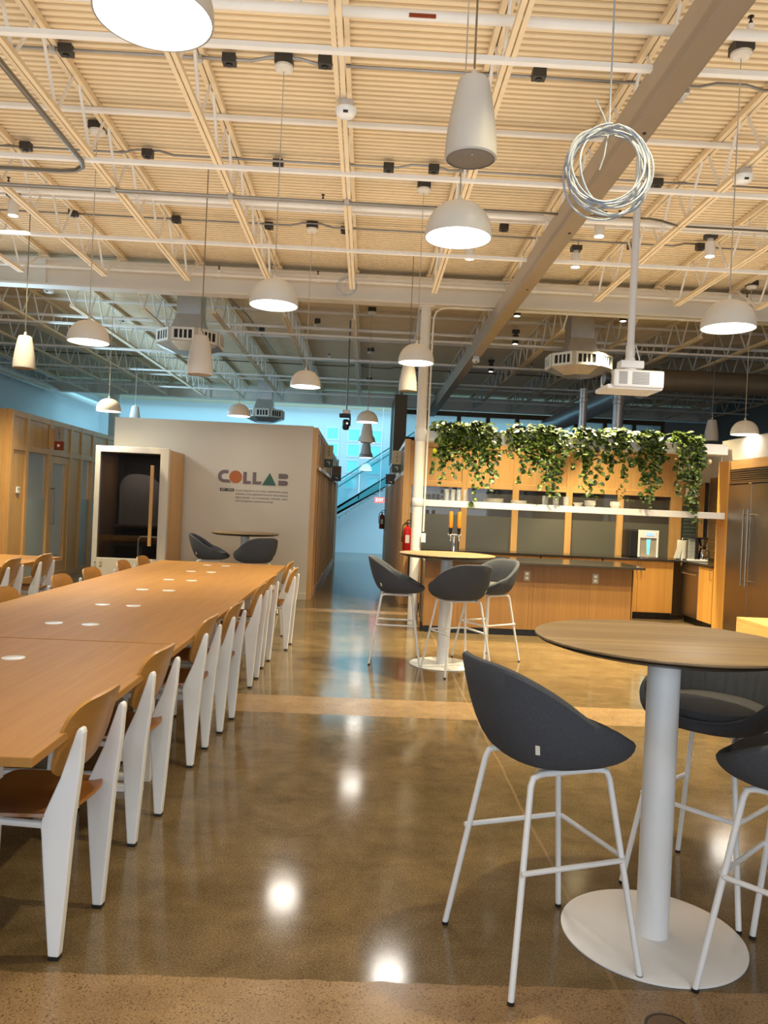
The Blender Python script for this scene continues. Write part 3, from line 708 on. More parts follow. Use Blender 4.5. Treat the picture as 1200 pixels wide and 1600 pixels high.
def coil(x, y, z, R, n, r, seed, lab, top):
    rnd = random.Random(seed)
    t = thing('cable_coil', lab, 'cable', (x, y, z))
    bm = nb(); pts = []
    for k in range(n):
        rx = R*rnd.uniform(0.82, 1.02); rzz = R*rnd.uniform(0.86, 1.06); ox = rnd.uniform(-0.03, 0.03)*R/0.18; ph = rnd.uniform(-0.08, 0.08)
        oz = R*0.95-rzz
        for j in range(40):
            a = 2*PI*j/40+PI/2
            pts.append((ox+rx*math.cos(a+ph), (k/n-0.5)*0.09*R/0.18+0.012*math.sin(3*a+k), oz+rzz*math.sin(a)))
    tube(bm, pts, r, 6); obj('loop', bm, 'cable', t, smooth=True)
    bm = nb(); tube(bm, [(0, 0, R*0.9), (0.004, 0.0, R*1.1), (0, 0.0, top-z)], r*0.8, 6)
    obj('hanging_wire', bm, 'cable', t)
    bm = nb(); tube(bm, [(-0.01, -0.02, R*0.98), (-0.03, -0.02, R*1.25), (-0.06, 0.0, R*1.65)], r*0.7, 6); tube(bm, [(0.0, -0.01, R*0.9), (-0.015, -0.01, R*0.3), (-0.03, 0, 0)], r*0.7, 6)
    obj('loose_end', bm, 'cable', t)
coil(0.985, 3.4, 3.01, 0.185, 10, 0.0048, 4, 'coil of pale grey cable hanging in front of the taupe beam', 4.44)
coil(-0.335, 9.35, 4.10, 0.115, 5, 0.003, 9, 'small thin coil of cable hanging at the end of the centre joist', 4.44)
# projector on its ceiling pole
pj = thing('ceiling_projector', 'white projector on a long pole, hanging above the kitchen island', 'projector', (1.86, 5.6, 2.42))
obj('projector_body', box(nb(), -0.15, 0.21, -0.13, 0.20, 0.0, 0.125), 'white_gloss', pj, 0.014)
obj('lower_shell', box(nb(), -0.19, 0.21, -0.11, 0.19, -0.012, 0.02), 'white_gloss', pj, 0.01)
for a, c in ((-0.115, -0.055), (-0.02, 0.10)):
    bm = nb()
    for k in range(9): box(bm, a, c, -0.134, -0.13, 0.022+k*0.01, 0.027+k*0.01)
    obj('vent', bm, 'grille', pj)
obj('lens_barrel', lathe(nb(), [(0, -0.035), (0.032, -0.035), (0.05, -0.03), (0.05, 0.03)], (-0.16, -0.02, 0.07), 24, 'X'), 'black', pj, smooth=True)
bm = nb(); lathe(bm, [(0.05, 0.125), (0.05, 0.15), (0.02, 0.17)], (0.0, 0, 0), 20); box(bm, -0.08, 0.09, -0.05, 0.05, 0.15, 0.205); lathe(bm, [(0.04, 0.205), (0.03, 0.24)], (0, 0, 0), 20)
obj('mount_bracket', bm, 'white', pj, 0.006)
obj('pole', tube(nb(), [(0, 0, 0.22), (0, 0, 2.02)], 0.026, 18), 'white', pj, smooth=True)
obj('pole_collar', lathe(nb(), [(0.031, 0.24), (0.033, 0.25), (0.033, 0.31), (0.031, 0.32)], n=18), 'white_gloss', pj, smooth=True)
obj('ceiling_plate', box(nb(), -0.07, 0.07, -0.07, 0.07, 2.02, 2.035), 'white', pj)
obj('cable', tube(nb(), [(0.03, -0.02, 0.32), (0.045, -0.03, 0.26), (0.06, -0.03, 0.21)], 0.004, 6), 'white', pj)

# ------------------------------------------------------------------ air ducts and diffusers
def diffuser(x, y, zb, k, lab, down=False):
    t = thing('air_diffuser', lab, 'air vent', (x, y, zb), group='eight-sided air diffusers')
    R, Hh = 0.47*k, 0.20*k
    ap = R*math.cos(PI/8)
    ring = [(R*math.cos(PI/8+i*PI/4), R*math.sin(PI/8+i*PI/4)) for i in range(8)]
    bm = nb(); prism(bm, ring, 'Z', 0, Hh); obj('drum', bm, 'wall', t, 0.006)
    bm = nb(); a0 = [bm.verts.new((p[0], p[1], -0.001)) for p in ring]; a1 = [bm.verts.new((p[0]*0.5, p[1]*0.5, -0.09*k)) for p in ring]
    for i in range(8): bm.faces.new((a0[i], a0[(i+1) % 8], a1[(i+1) % 8], a1[i]))
    bm.faces.new(a1); bm.faces.new(a0[::-1]); obj('bottom_pan', bm, 'galv', t)
    hw = R*math.sin(PI/8)*0.86
    for i in range(8):
        a = i*PI/4
        g = nb()
        for x0, x1, z0, z1 in ((-hw, hw, Hh*0.80, Hh*0.95), (-hw, hw, Hh*0.05, Hh*0.2), (-hw, -hw*0.8, Hh*0.2, Hh*0.8), (hw*0.8, hw, Hh*0.2, Hh*0.8)): box(g, x0, x1, ap+0.002, ap+0.02, z0, z1)
        for q in (-0.4, 0, 0.4): box(g, hw*q-0.01*k, hw*q+0.01*k, ap+0.002, ap+0.014, Hh*0.2, Hh*0.8)
        g.transform(Matrix.Rotation(a-PI/2, 4, 'Z')); gr = obj('grille', g, 'girder', t)
        g = nb(); box(g, -hw*0.8, hw*0.8, ap-0.002, ap+0.004, Hh*0.2, Hh*0.8); g.transform(Matrix.Rotation(a-PI/2, 4, 'Z')); obj('opening', g, 'black', gr)
    s = 0.235*k; s2 = 0.17*k; zt = 4.499-zb
    bm = nb(); z0, z1 = Hh, Hh+0.24*k
    a0 = [bm.verts.new((p*s, q*s, z0)) for p, q in ((-1, -1), (1, -1), (1, 1), (-1, 1))]; a1 = [bm.verts.new((p*s2, q*s2, z1)) for p, q in ((-1, -1), (1, -1), (1, 1), (-1, 1))]
    for i in range(4): bm.faces.new((a0[i], a0[(i+1) % 4], a1[(i+1) % 4], a1[i]))
    box(bm, -s-0.03, s+0.03, -s-0.03, s+0.03, Hh-0.005, Hh+0.02)
    obj('neck', bm, 'galv', t)
    obj('duct', box(nb(), -s2, s2, -s2, s2, z1-0.01, max(z1+0.1, zt)), 'galv', t)
    obj('label_plate', prism(nb(), [(-s*0.78, Hh+0.13*k), (-s*0.71, Hh+0.22*k), (-s*0.72, Hh+0.22*k), (-s*0.79, Hh+0.13*k)], 'X', -0.05*k, 0.05*k), 'paper', t)
diffuser(-2.62, 11.3, 3.66, 1.0, 'left eight-sided air diffuser with blue light under its pan')
diffuser(3.0, 11.3, 3.60, 1.0, 'right eight-sided air diffuser beside the projector')
diffuser(-2.47, 18.5, 3.44, 1.0, 'far small air diffuser behind the lettered wall')
dt = thing('spiral_duct', 'wide brown-grey spiral duct running right from behind the projector', 'duct', (0, 13.0, 3.82))
def spiral(bm, p0, p1, r):
    p0, p1 = Vector(p0), Vector(p1); n = int((p1-p0).length/0.12); pts = []; rr = []
    for i in range(n+1):
        q = p0+(p1-p0)*i/n
        pts += [q]; rr += [r if i % 2 else r*1.012]
    tube(bm, pts, rr, 28)
bm = nb(); spiral(bm, (4.3, 0, 0), (8.95, 0, 0), 0.185); obj('duct_tube', bm, 'duct', dt, smooth=True)
bm = nb(); lathe(bm, [(0.19, -0.04), (0.198, -0.03), (0.198, 0.03), (0.19, 0.04)], (4.75, 0, 0), 28, 'X'); lathe(bm, [(0.19, -0.04), (0.198, -0.03), (0.198, 0.03), (0.19, 0.04)], (7.6, 0, 0), 28, 'X')
obj('collar', bm, 'duct', dt, smooth=True)
d2 = thing('spiral_duct', 'spiral duct running away towards the lobby behind the plants, shining along its edge', 'duct', (0, 0, 3.75))
bm = nb(); spiral(bm, (4.62, 13.3, 0), (4.62, 20.3, 0), 0.2); obj('duct_tube', bm, 'galv', d2, smooth=True)
for x, r, lab in ((3.62, 0.065, 'thin upright steel duct behind the plants, left one'), (4.22, 0.09, 'thicker upright steel duct behind the plants, below the projector')):
    v_ = thing('duct_riser', lab, 'duct', (x, 13.2, 2.55))
    obj('duct_tube', tube(nb(), [(0, 0, 0), (0, 0, 1.1)], r, 20), 'galv', v_, smooth=True); obj('collar', lathe(nb(), [(r, 0.86), (r+0.008, 0.87), (r+0.008, 0.93), (r, 0.94)], n=20), 'galv', v_, smooth=True)
# moving stage light at the mouth of the corridor
ml = thing('stage_light', 'black moving stage light hanging beside the corridor dome lamps', 'stage light', (-0.37, 12.5, 2.78))
obj('rod', tube(nb(), [(0, 0, 0.22), (0, 0, 1.66)], 0.012, 8), 'conduit', ml)
obj('ballast', box(nb(), -0.06, 0.06, -0.05, 0.05, 0.17, 0.23), 'white', ml, 0.006); obj('base', box(nb(), -0.11, 0.07, -0.05, 0.05, 0.11, 0.17), 'black', ml, 0.01)
obj('yoke', box(nb(), 0.05, 0.075, -0.03, 0.03, -0.02, 0.12), 'black', ml, 0.005)
obj('lamp_head', lathe(nb(), [(0, -0.11), (0.04, -0.105), (0.055, -0.07), (0.055, 0.03), (0.04, 0.06), (0, 0.065)], (0.0, 0, 0.02), 20), 'black', ml, smooth=True)
obj('lens', lathe(nb(), [(0, -0.06), (0.02, -0.058), (0.022, -0.05)], (0.02, 0, 0.02), 12, 'Y'), 'chrome', ml)

# ================================================================== long tables and wooden chairs
def table_unit(x, y, L, Wd, lab, grom=True):
    t = thing('long_table', lab, 'table', (x, y, 0), group='long oak tables')
    hw, hl = Wd/2, L/2
    obj('tabletop', box(nb(), -hw, hw, -hl+0.0015, hl-0.0015, 0.71, 0.74), 'table', t, 0.003)
    bm = nb(); box(bm, -hw+0.12, hw-0.12, -hl+0.05, -hl+0.09, 0.65, 0.709); box(bm, -hw+0.12, hw-0.12, hl-0.09, hl-0.05, 0.65, 0.709)
    box(bm, -hw+0.16, -hw+0.2, -hl+0.09, hl-0.09, 0.65, 0.709); box(bm, hw-0.2, hw-0.16, -hl+0.09, hl-0.09, 0.65, 0.709)
    obj('apron_frame', bm, 'white', t)
    for yy in (-hl+0.07, hl-0.07):
        for sx in (-1, 1):
            lg = obj('leg', box(nb(), sx*(hw-0.18)-0.03, sx*(hw-0.18)+0.03, yy-0.02, yy+0.02, 0.03, 0.66), 'white', t, 0.003)
        obj('floor_bar', box(nb(), -hw+0.15, hw-0.15, yy-0.02, yy+0.02, 0.0, 0.035), 'white', t, 0.003)
    if grom:
        for yy in (-0.42, 0.42):
            for xx in (-0.105, 0.105):
                g = obj('cable_port', lathe(nb(), [(0, 0.7435), (0.047, 0.7435), (0.05, 0.7425), (0.05, 0.7395)], (xx, yy, 0), 28), 'white_gloss', t, smooth=True)
    return t
TX = -1.665
units = [(3.145, 'nearest'), (4.975, 'second'), (6.775, 'third'), (8.525, 'farthest')]
for i, (y, w_) in enumerate(units):
    L = [1.81, 1.83, 1.77, 1.73][i]
    table_unit(TX, y, L, 1.5, '%s oak table of the long row of four, with white cable ports' % w_)
table_unit(-4.28, 8.35, 1.76, 1.5, 'oak table at the far left edge, in front of the oak and glass room')

def make_chair(lab):
    """origin on the floor under the rear legs; the sitter faces -X"""
    t = thing('dining_chair', lab, 'chair', group='wooden chairs with white legs')
    prof = [(-0.036, 0.012), (0.0, 0.012), (0.014, 0.22), (0.028, 0.45), (0.046, 0.62), (0.052, 0.735), (0.048, 0.75), (0.036, 0.752), (0.028, 0.74), (-0.02, 0.585), (-0.072, 0.46), (-0.078, 0.43), (-0.074, 0.40), (-0.055, 0.2)]
    for s in (-1, 1):
        lg = obj('rear_leg', prism(nb(), prof, 'Y', s*0.164-0.017, s*0.164+0.017), 'white', t, 0.006)
        obj('foot_cap', box(nb(), -0.034, -0.002, s*0.164-0.015, s*0.164+0.015, 0, 0.014), 'black', lg)
    for s in (-1, 1):
        lg = obj('front_leg', tube(nb(), [(-0.41, s*0.155, 0.012), (-0.395, s*0.15, 0.405), (-0.385, s*0.15, 0.425), (-0.36, s*0.15, 0.432)], 0.0125, 10), 'white', t, smooth=True)
        obj('foot_cap', lathe(nb(), [(0.014, 0), (0.014, 0.014)], (-0.41, s*0.155, 0), 10), 'black', lg)
    bm = nb()
    for s in (-1, 1): tube(bm, [(-0.385, s*0.15, 0.428), (-0.05, s*0.155, 0.424)], 0.0125, 8)
    tube(bm, [(-0.34, -0.15, 0.43), (-0.34, 0.15, 0.43)], 0.01, 8)
    tube(bm, [(-0.12, -0.15, 0.424), (-0.12, 0.15, 0.424)], 0.01, 8)
    obj('seat_frame', bm, 'white', t, smooth=True)
    # bent plywood seat
    def sheet(bm, fn, nu, nv, th):
        top = [[Vector(fn(i/nu*2-1, j/nv*2-1)) for j in range(nv+1)] for i in range(nu+1)]
        nrm = []
        for i in range(nu+1):
            row = []
            for j in range(nv+1):
                a = top[min(i+1, nu)][j]-top[max(i-1, 0)][j]; c = top[i][min(j+1, nv)]-top[i][max(j-1, 0)]
                q = a.cross(c); row.append(q.normalized() if q.length > 1e-9 else Vector((0, 0, 1)))
            nrm.append(row)
        A = [[bm.verts.new(top[i][j]+nrm[i][j]*th/2) for j in range(nv+1)] for i in range(nu+1)]
        B = [[bm.verts.new(top[i][j]-nrm[i][j]*th/2) for j in range(nv+1)] for i in range(nu+1)]
        for i in range(nu):
            for j in range(nv):
                bm.faces.new((A[i][j], A[i+1][j], A[i+1][j+1], A[i][j+1])); bm.faces.new((B[i][j], B[i][j+1], B[i+1][j+1], B[i+1][j]))
        for i in range(nu):
            bm.faces.new((A[i][0], B[i][0], B[i+1][0], A[i+1][0])); bm.faces.new((A[i][nv], A[i+1][nv], B[i+1][nv], B[i][nv]))
        for j in range(nv):
            bm.faces.new((A[0][j], A[0][j+1], B[0][j+1], B[0][j])); bm.faces.new((A[nu][j], B[nu][j], B[nu][j+1], A[nu][j+1]))
        return bm
    def squircle(a, b_, e=5.0):
        """map the square to a rounded square"""
        m_ = max(abs(a), abs(b_))
        if m_ < 1e-6: return 0, 0
        k = m_/((abs(a)**e+abs(b_)**e)**(1/e)); return a*k, b_*k
    def seat(a, c):
        p, q = squircle(a, c)
        x = -0.205+p*0.205; yy = q*(0.20 if p < 0 else 0.20-0.02*p)
        z = 0.452+0.014*q*q-0.012*(1-p*p)*(1-q*q)
        if p < -0.7: z -= 0.02*((-p-0.7)/0.3)**2
        if p > 0.6: z += 0.012*((p-0.6)/0.4)**2
        return (x, yy, z)
    obj('seat', sheet(nb(), seat, 16, 14, 0.011), 'plydark', t, smooth=True)
    def back(a, c):
        p, q = squircle(a, c, 4.0)     # p: height, q: width
        hz = 0.70+p*0.128
        lean = -0.040+0.066*(p*0.5+0.5)
        x = lean+0.026*(1-q*q)-0.012+0.008*p*p*p
        return (x, q*(0.205-0.01*p*p), hz)
    obj('backrest', sheet(nb(), back, 14, 16, 0.012), 'ply', t, smooth=True)
    return t
CH = [(2.685, 'nearest'), (3.52, 'second'), (4.525, 'third'), (5.18, 'fourth'), (6.43, 'fifth'), (7.18, 'sixth'), (8.09, 'seventh'), (8.90, 'farthest')]
ch0 = None
for y, w_ in CH:
    lab = '%s wooden chair from the camera on the aisle side of the long table row' % w_
    if ch0 is None: ch0 = make_chair(lab); ch0.location = (-0.900, y, 0); ch0.rotation_euler = (0, 0, -0.085)
    else: dup(ch0, (-0.902 if y < 4 else -0.885 if y < 5 else -0.72 if 8 < y < 8.5 else -0.84, y, 0), -0.08 if y < 4 else random.uniform(-0.07, 0.0), lab)
for y, w_ in ((5.40, 'nearest visible'), (6.42, 'second visible'), (7.12, 'third visible'), (8.05, 'fourth visible'), (8.75, 'farthest')):
    dup(ch0, (-2.44, y, 0), PI+random.uniform(-0.04, 0.04), '%s wooden chair on the window-room side of the long table row' % w_)
dup(ch0, (-3.46, 7.78, 0), 0.03, 'left one of two wooden chairs at the table by the left edge')
dup(ch0, (-3.44, 8.50, 0), -0.02, 'right one of two wooden chairs at the table by the left edge')

# ================================================================== bar tables and upholstered stools
def bar_table(x, y, lab, z=1.07):
    t = thing('bar_table', lab, 'table', (x, y, 0), group='round bar tables')
    obj('tabletop', lathe(nb(), [(0, z-0.012), (0.455, z-0.012), (0.462, z-0.008), (0.462, z-0.002), (0.459, z), (0, z)], n=96), 'greyoak', t, smooth=True)
    obj('underside', lathe(nb(), [(0, z-0.034), (0.40, z-0.034), (0.452, z-0.018), (0.455, z-0.0125), (0, z-0.0125)], n=72), 'black', t, smooth=True)
    obj('pedestal', lathe(nb(), [(0.057, 0.008), (0.057, z-0.034)], n=36), 'white', t, smooth=True)
    obj('mounting_plate', lathe(nb(), [(0, z-0.042), (0.16, z-0.042), (0.16, z-0.034)], n=32), 'black', t, smooth=True)
    obj('base_plate', lathe(nb(), [(0, 0.0), (0.318, 0.0), (0.32, 0.002), (0.32, 0.007), (0.317, 0.009), (0, 0.009)], n=80), 'white', t, smooth=True)
    return t
bar_table(1.10, 2.78, 'large near round bar table with grey oak top on a white pedestal')
bar_table(0.81, 7.52, 'round bar table in mid-hall in front of the kitchen island')
bar_table(-1.63, 10.75, 'round bar table in front of the lettered wall', 1.055)

def sm(v, a, c):
    v = min(1, max(0, (v-a)/(c-a))); return v*v*(3-2*v)
def make_stool(lab):
    """origin on the floor; the sitter faces +X"""
    t = thing('bar_stool', lab, 'bar stool', group='charcoal upholstered bar stools')
    Z0 = 0.675
    n, ni = 120, 7
    def R(phi):
        c, s = math.cos(phi), math.sin(phi)
        a = 0.27 if c > 0 else 0.235; b_ = 0.275
        return 1/((abs(c)/a)**2.5+(abs(s)/b_)**2.5)**(1/2.5)
    def rim(phi):
        uu = (1-math.cos(phi))/2
        return 0.05+0.104*sm(uu, -0.03, 0.48)+0.173*sm(uu, 0.40, 0.98)
    bm = nb(); rings = []
    def ring(fn):
        vs = []
        for i in range(n):
            phi = 2*PI*i/n; r, z, dx = fn(phi); vs.append(bm.verts.new((r*math.cos(phi)+dx, r*math.sin(phi), Z0+z)))
        rings.append(vs)
    def out(tt):
        def f(phi):
            h = rim(phi); r0 = R(phi)
            a = tt*PI/2
            rr = r0*(0.52+0.48*math.sin(a)**0.85)*(1.0 if h < 0.12 else 1+0.05*(tt-0.5)*sm(h, 0.12, 0.34))
            zz_ = h*(1-math.cos(a))**1.05
            lean = -0.055*sm(h, 0.18, 0.34)*tt*tt
            return rr, zz_, lean*max(0, -math.cos(phi))
        return f
    for k in range(ni+1): ring(out(k/ni))
    def inn(off, dz, fl=0.0):
        def f(phi):
            h = rim(phi); r0 = R(phi)*(1.0 if h < 0.12 else 1+0.025*sm(h, 0.12, 0.34))
            lean = -0.055*sm(h, 0.18, 0.34)*max(0, -math.cos(phi))
            k = fl*math.cos(phi*46)*sm((1-math.cos(phi))/2, 0.3, 0.5)
            z = h+dz if dz > -0.015 else max(0.06, h+dz)
            if h < 0.08: z = min(z, h+0.012)
            return max(0.02, r0-off-k), z, lean*(z/max(h, 0.01))
        return f
    ring(inn(0.006, 0.010)); ring(inn(0.018, 0.015)); ring(inn(0.031, 0.008, 0.001)); ring(inn(0.040, -0.012, 0.0025))
    for q in (0.25, 0.5, 0.75, 1.0):
        def f(phi, q=q):
            h = rim(phi); top = h-0.012; lo = min(0.07, h); z = top+(lo-top)*q if top > lo else lo
            r0 = R(phi)-0.042-0.022*q; lean = -0.055*sm(h, 0.18, 0.34)*max(0, -math.cos(phi))*(z/max(h, 0.01))
            return r0-0.0035*math.cos(phi*46)*sm((1-math.cos(phi))/2, 0.3, 0.5), z, lean
        ring(f)
    ring(lambda phi: (R(phi)*0.4, 0.06, 0))
    for a, c in zip(rings, rings[1:]):
        for i in range(n): bm.faces.new((a[i], a[(i+1) % n], c[(i+1) % n], c[i]))
    for rg, z in ((rings[0], -0.002), (rings[-1], 0.06)):
        cv = bm.verts.new((0, 0, Z0+z))
        for i in range(n): bm.faces.new((rg[i], rg[(i+1) % n], cv))
    obj('seat_shell', bm, 'fabric', t, smooth=True)
    bm = nb()
    prof = [(0, -0.02), (0.9, -0.02), (0.985, 0.0), (1.0, 0.012), (0.97, 0.028), (0.85, 0.038), (0.5, 0.045), (0, 0.047)]
    cr = []
    for r, h in prof:
        if r == 0: cr.append([bm.verts.new((0.03, 0, Z0+0.062+h))]); continue
        cr.append([bm.verts.new((0.03+r*0.205*abs(math.cos(p))**0.85*(1 if math.cos(p) > 0 else -1), r*0.205*abs(math.sin(p))**0.85*(1 if math.sin(p) > 0 else -1), Z0+0.062+h)) for p in [2*PI*i/48 for i in range(48)]])
    for a, c in zip(cr, cr[1:]):
        for j in range(48):
            if len(a) == 1: bm.faces.new((a[0], c[j], c[(j+1) % 48]))
            elif len(c) == 1: bm.faces.new((a[j], c[0], a[(j+1) % 48]))
            else: bm.faces.new((a[j], a[(j+1) % 48], c[(j+1) % 48], c[j]))
    obj('seat_cushion', bm, 'cushion', t, smooth=True)
    bm = box(nb(), -0.006, 0.006, -0.007, 0.007, -0.018, 0.018); bm.transform(Matrix.Rotation(math.radians(-129), 4, 'Z') @ Matrix.Translation((0.243, 0, Z0+0.085)) @ Matrix.Rotation(0.45, 4, 'Y')); obj('care_tag', bm, 'paper', t)
    F = 0.238
    def at(z): return 0.150+(F-0.150)*(1-(z-0.0)/0.655)
    for sx in (-1, 1):
        for sy in (-1, 1):
            pts = [(sx*0.07, sy*0.135, Z0-0.013), (sx*0.115, sy*0.145, Z0-0.013), (sx*0.140, sy*0.150, Z0-0.02), (sx*0.150, sy*0.153, Z0-0.045), (sx*F, sy*F, 0.010)]
            lg = obj('leg', tube(nb(), pts, 0.0105, 12), 'white', t, smooth=True)
            obj('foot_cap', lathe(nb(), [(0.0115, 0.0), (0.0115, 0.012)], (sx*F, sy*F, 0), 12), 'black', lg)
    q = at(0.375)+0.010
    obj('footrest', tube(nb(), [(-q-0.0, q, 0.375), (q-0.02, q, 0.375), (q, q-0.02, 0.375), (q, -q+0.02, 0.375), (q-0.02, -q, 0.375), (-q, -q, 0.375)], 0.009, 10), 'white', t, smooth=True)
    bm = nb()
    for s in (-1, 1): tube(bm, [(s*0.07, -0.14, Z0-0.013), (s*0.07, 0.14, Z0-0.013)], 0.0105, 10)
    tube(bm, [(-0.12, 0.14, Z0-0.013), (0.12, 0.14, Z0-0.013)], 0.0105, 10); tube(bm, [(-0.12, -0.14, Z0-0.013), (0.12, -0.14, Z0-0.013)], 0.0105, 10)
    obj('under_frame', bm, 'white', t, smooth=True)
    return t
s0 = make_stool('near charcoal bar stool left of the big round table, seen from its back')
s0.location = (0.658, 2.66, 0); s0.rotation_euler = (0, 0, math.radians(19))
R_ = math.radians
dup(s0, (1.455, 3.145, 0), R_(221), 'charcoal stool behind the near pedestal, its ribbed inner back facing the camera')
dup(s0, (1.455, 2.44, 0), R_(133), 'charcoal stool cut off by the right edge in front of the near round table')
dup(s0, (0.345, 7.60, 0), R_(-2), 'charcoal stool left of the mid-hall round table, turned in side view')
dup(s0, (0.90, 7.19, 0), R_(112), 'charcoal stool on the near side of the mid-hall round table, back to the camera')
dup(s0, (1.28, 7.87, 0), R_(214), 'charcoal stool on the kitchen side of the mid-hall round table')
dup(s0, (-2.10, 10.75, 0), R_(4), 'charcoal stool left of the round table by the lettered wall')
dup(s0, (-1.44, 10.45, 0), R_(128), 'charcoal stool right of the round table by the lettered wall, seen from behind')
# floor cover plate close to the camera
fo = thing('floor_outlet', 'round dark floor cover plate at the bottom edge', 'floor outlet', (0.96, 2.27, 0))
obj('cover_plate', lathe(nb(), [(0, 0.004), (0.055, 0.004), (0.06, 0.0025), (0.06, 0.0)], n=32), 'walnut', fo, smooth=True); obj('trim_ring', lathe(nb(), [(0.058, 0.0045), (0.066, 0.003), (0.066, 0.0)], n=32), 'dark', fo, smooth=True)

# ================================================================== phone booth and wall lettering
bt = thing('phone_booth', 'white framed office phone booth with smoked glass door and oak side', 'phone booth', (-3.83, 11.1, 0))
BW, BD, BH = 1.03, 0.95, 2.18
bm = nb(); box(bm, 0, 0.07, 0, 0.08, 0, BH); box(bm, BW-0.12, BW, 0, 0.08, 0, BH); box(bm, 0.07, BW-0.12, 0, 0.08, BH-0.085, BH); box(bm, 0.07, BW-0.12, 0, 0.08, 0, 0.60)
obj('front_frame', bm, 'wall', bt, 0.004)
obj('side_panel', box(nb(), BW-0.04, BW, 0.08, BD, 0.02, BH-0.02), 'oak', bt); obj('side_panel', box(nb(), 0, 0.04, 0.08, BD, 0.02, BH-0.02), 'island', bt)
obj('roof_panel', box(nb(), 0.04, BW-0.04, 0.08, BD, BH-0.06, BH-0.02), 'wall', bt); obj('floor_panel', box(nb(), 0.04, BW-0.04, 0.08, BD, 0.02, 0.06), 'interior', bt)
obj('rear_panel', box(nb(), 0.04, BW-0.04, BD-0.05, BD, 0.06, BH-0.06), 'interior', bt)
dg_ = obj('door_glass', box(nb(), 0.072, BW-0.122, 0.012, 0.024, 0.605, BH-0.09), 'boothglass', bt)
obj('handle', box(nb(), 0.79, 0.835, -0.045, -0.012, 0.79, 1.93), 'oak', bt, 0.004)
area('booth_fill', (-3.35, 11.55, 2.08), (0, 0, 0), 0.3, 0.3, 3.0, (1.0, 0.93, 0.86))  # light added inside the booth so its dark interior shows
arch = [(0.10, 1.05), (0.10, 1.50)]+[(0.30-0.20*math.cos(PI/2*i/8), 1.60+0.22*math.sin(PI/2*i/8)) for i in range(9)]+[(0.42+0.33*math.sin(PI/2*i/8), 1.50+0.32*math.cos(PI/2*i/8)) for i in range(9)]+[(0.75, 1.05)]
obj('acoustic_panel', prism(nb(), arch, 'Y', BD-0.12, BD-0.06), 'felt', bt)
obj('shelf', box(nb(), 0.06, 0.80, BD-0.26, BD-0.06, 1.02, 1.05), 'walnut', bt); obj('desk', box(nb(), 0.12, 0.92, BD-0.45, BD-0.06, 0.86, 0.89), 'dark', bt)
st_ = obj('seat_frame', tube(nb(), [(0.55, 0.35, 0.10), (0.55, 0.35, 0.86), (0.58, 0.35, 0.90), (0.86, 0.35, 0.90)], 0.012, 8), 'white', bt, smooth=True)
for ch_, x, z in (('R', 0.055, 0.525), ('O', 0.135, 0.525), ('O', 0.055, 0.475), ('M', 0.135, 0.475)):
    text('letter', ch_, 0.046, 'ink', bt, (x, -0.0005, z), align='CENTER')
wl = thing('wall_lettering', 'large grey, orange and green block-letter word on the white wall', 'wall sign', (-2.29, 12.1, 1.745))
U = 0.00107
def flat(bm, poly, dep=0.008): return prism(bm, [(p*U, q*U) for p, q in poly], 'Y', -dep, 0)
def LT(x, y): return (x-90, 325-y)
c_out = [LT(238, 130)]+[LT(182-92*math.sin(PI*i/16), 220-90*math.cos(PI*i/16)) for i in range(0, 17)]+[LT(276, 310), LT(250, 266)]+[LT(182-44*math.sin(PI*i/16), 222+44*math.cos(PI*i/16)) for i in range(0, 17)]+[LT(236, 178)]
obj('letter', flat(nb(), c_out), 'taupe', wl)
tag(obj('letter', flat(nb(), [LT(343+91*math.cos(2*PI*i/40), 224+91*math.sin(2*PI*i/40)) for i in range(40)]), 'orange', wl), 'orange disc letter', None)
for x in (452, 588):
    w2 = 112 if x == 452 else 138
    obj('letter', flat(nb(), [LT(x, 146), LT(x+50, 146), LT(x+50, 276), LT(x+w2, 276), LT(x+w2-(0 if x == 452 else 22), 318), LT(x, 318)]), 'taupe', wl)
tag(obj('letter', flat(nb(), [LT(725, 326), LT(833, 146), LT(930, 326)]), 'green', wl), 'green triangle letter', None)
for y0 in (150, 250):
    obj('letter', flat(nb(), [LT(960, y0), LT(1062, y0)]+[LT(1062+36*math.sin(PI*i/10), y0+36-36*math.cos(PI*i/10)) for i in range(1, 10)]+[LT(1062, y0+72), LT(960, y0+72)]), 'taupe', wl)
wt = thing('wall_text', 'four small lines of dark mission text under the block letters, with a black date tag', 'wall text', (-2.25, 12.1, 1.65))
dt_ = obj('date_tag', box(nb(), 0.0, 0.215, -0.004, 0, -0.022, 0.022), 'ink', wt)
text('date_text', 'EST. 2020', 0.034, 'paper', dt_, (0.018, -0.005, 0), ext=0.0005, width=0.178)
for i, (ln, w_) in enumerate((('OUR MISSION IS TO FUEL CREATIVITY AND', 0.80), ('INSPIRE COLLABORATION BY PROVIDING', 0.80), ('RESOURCES,  CO-WORKING  SPACES,  AND', 0.80), ('NETWORKING OPPORTUNITIES', 0.58))):
    text('text_line', ln, 0.034, 'ink', wt, (0.24, -0.0015, -0.006-0.054*i), ext=0.0008, width=w_)

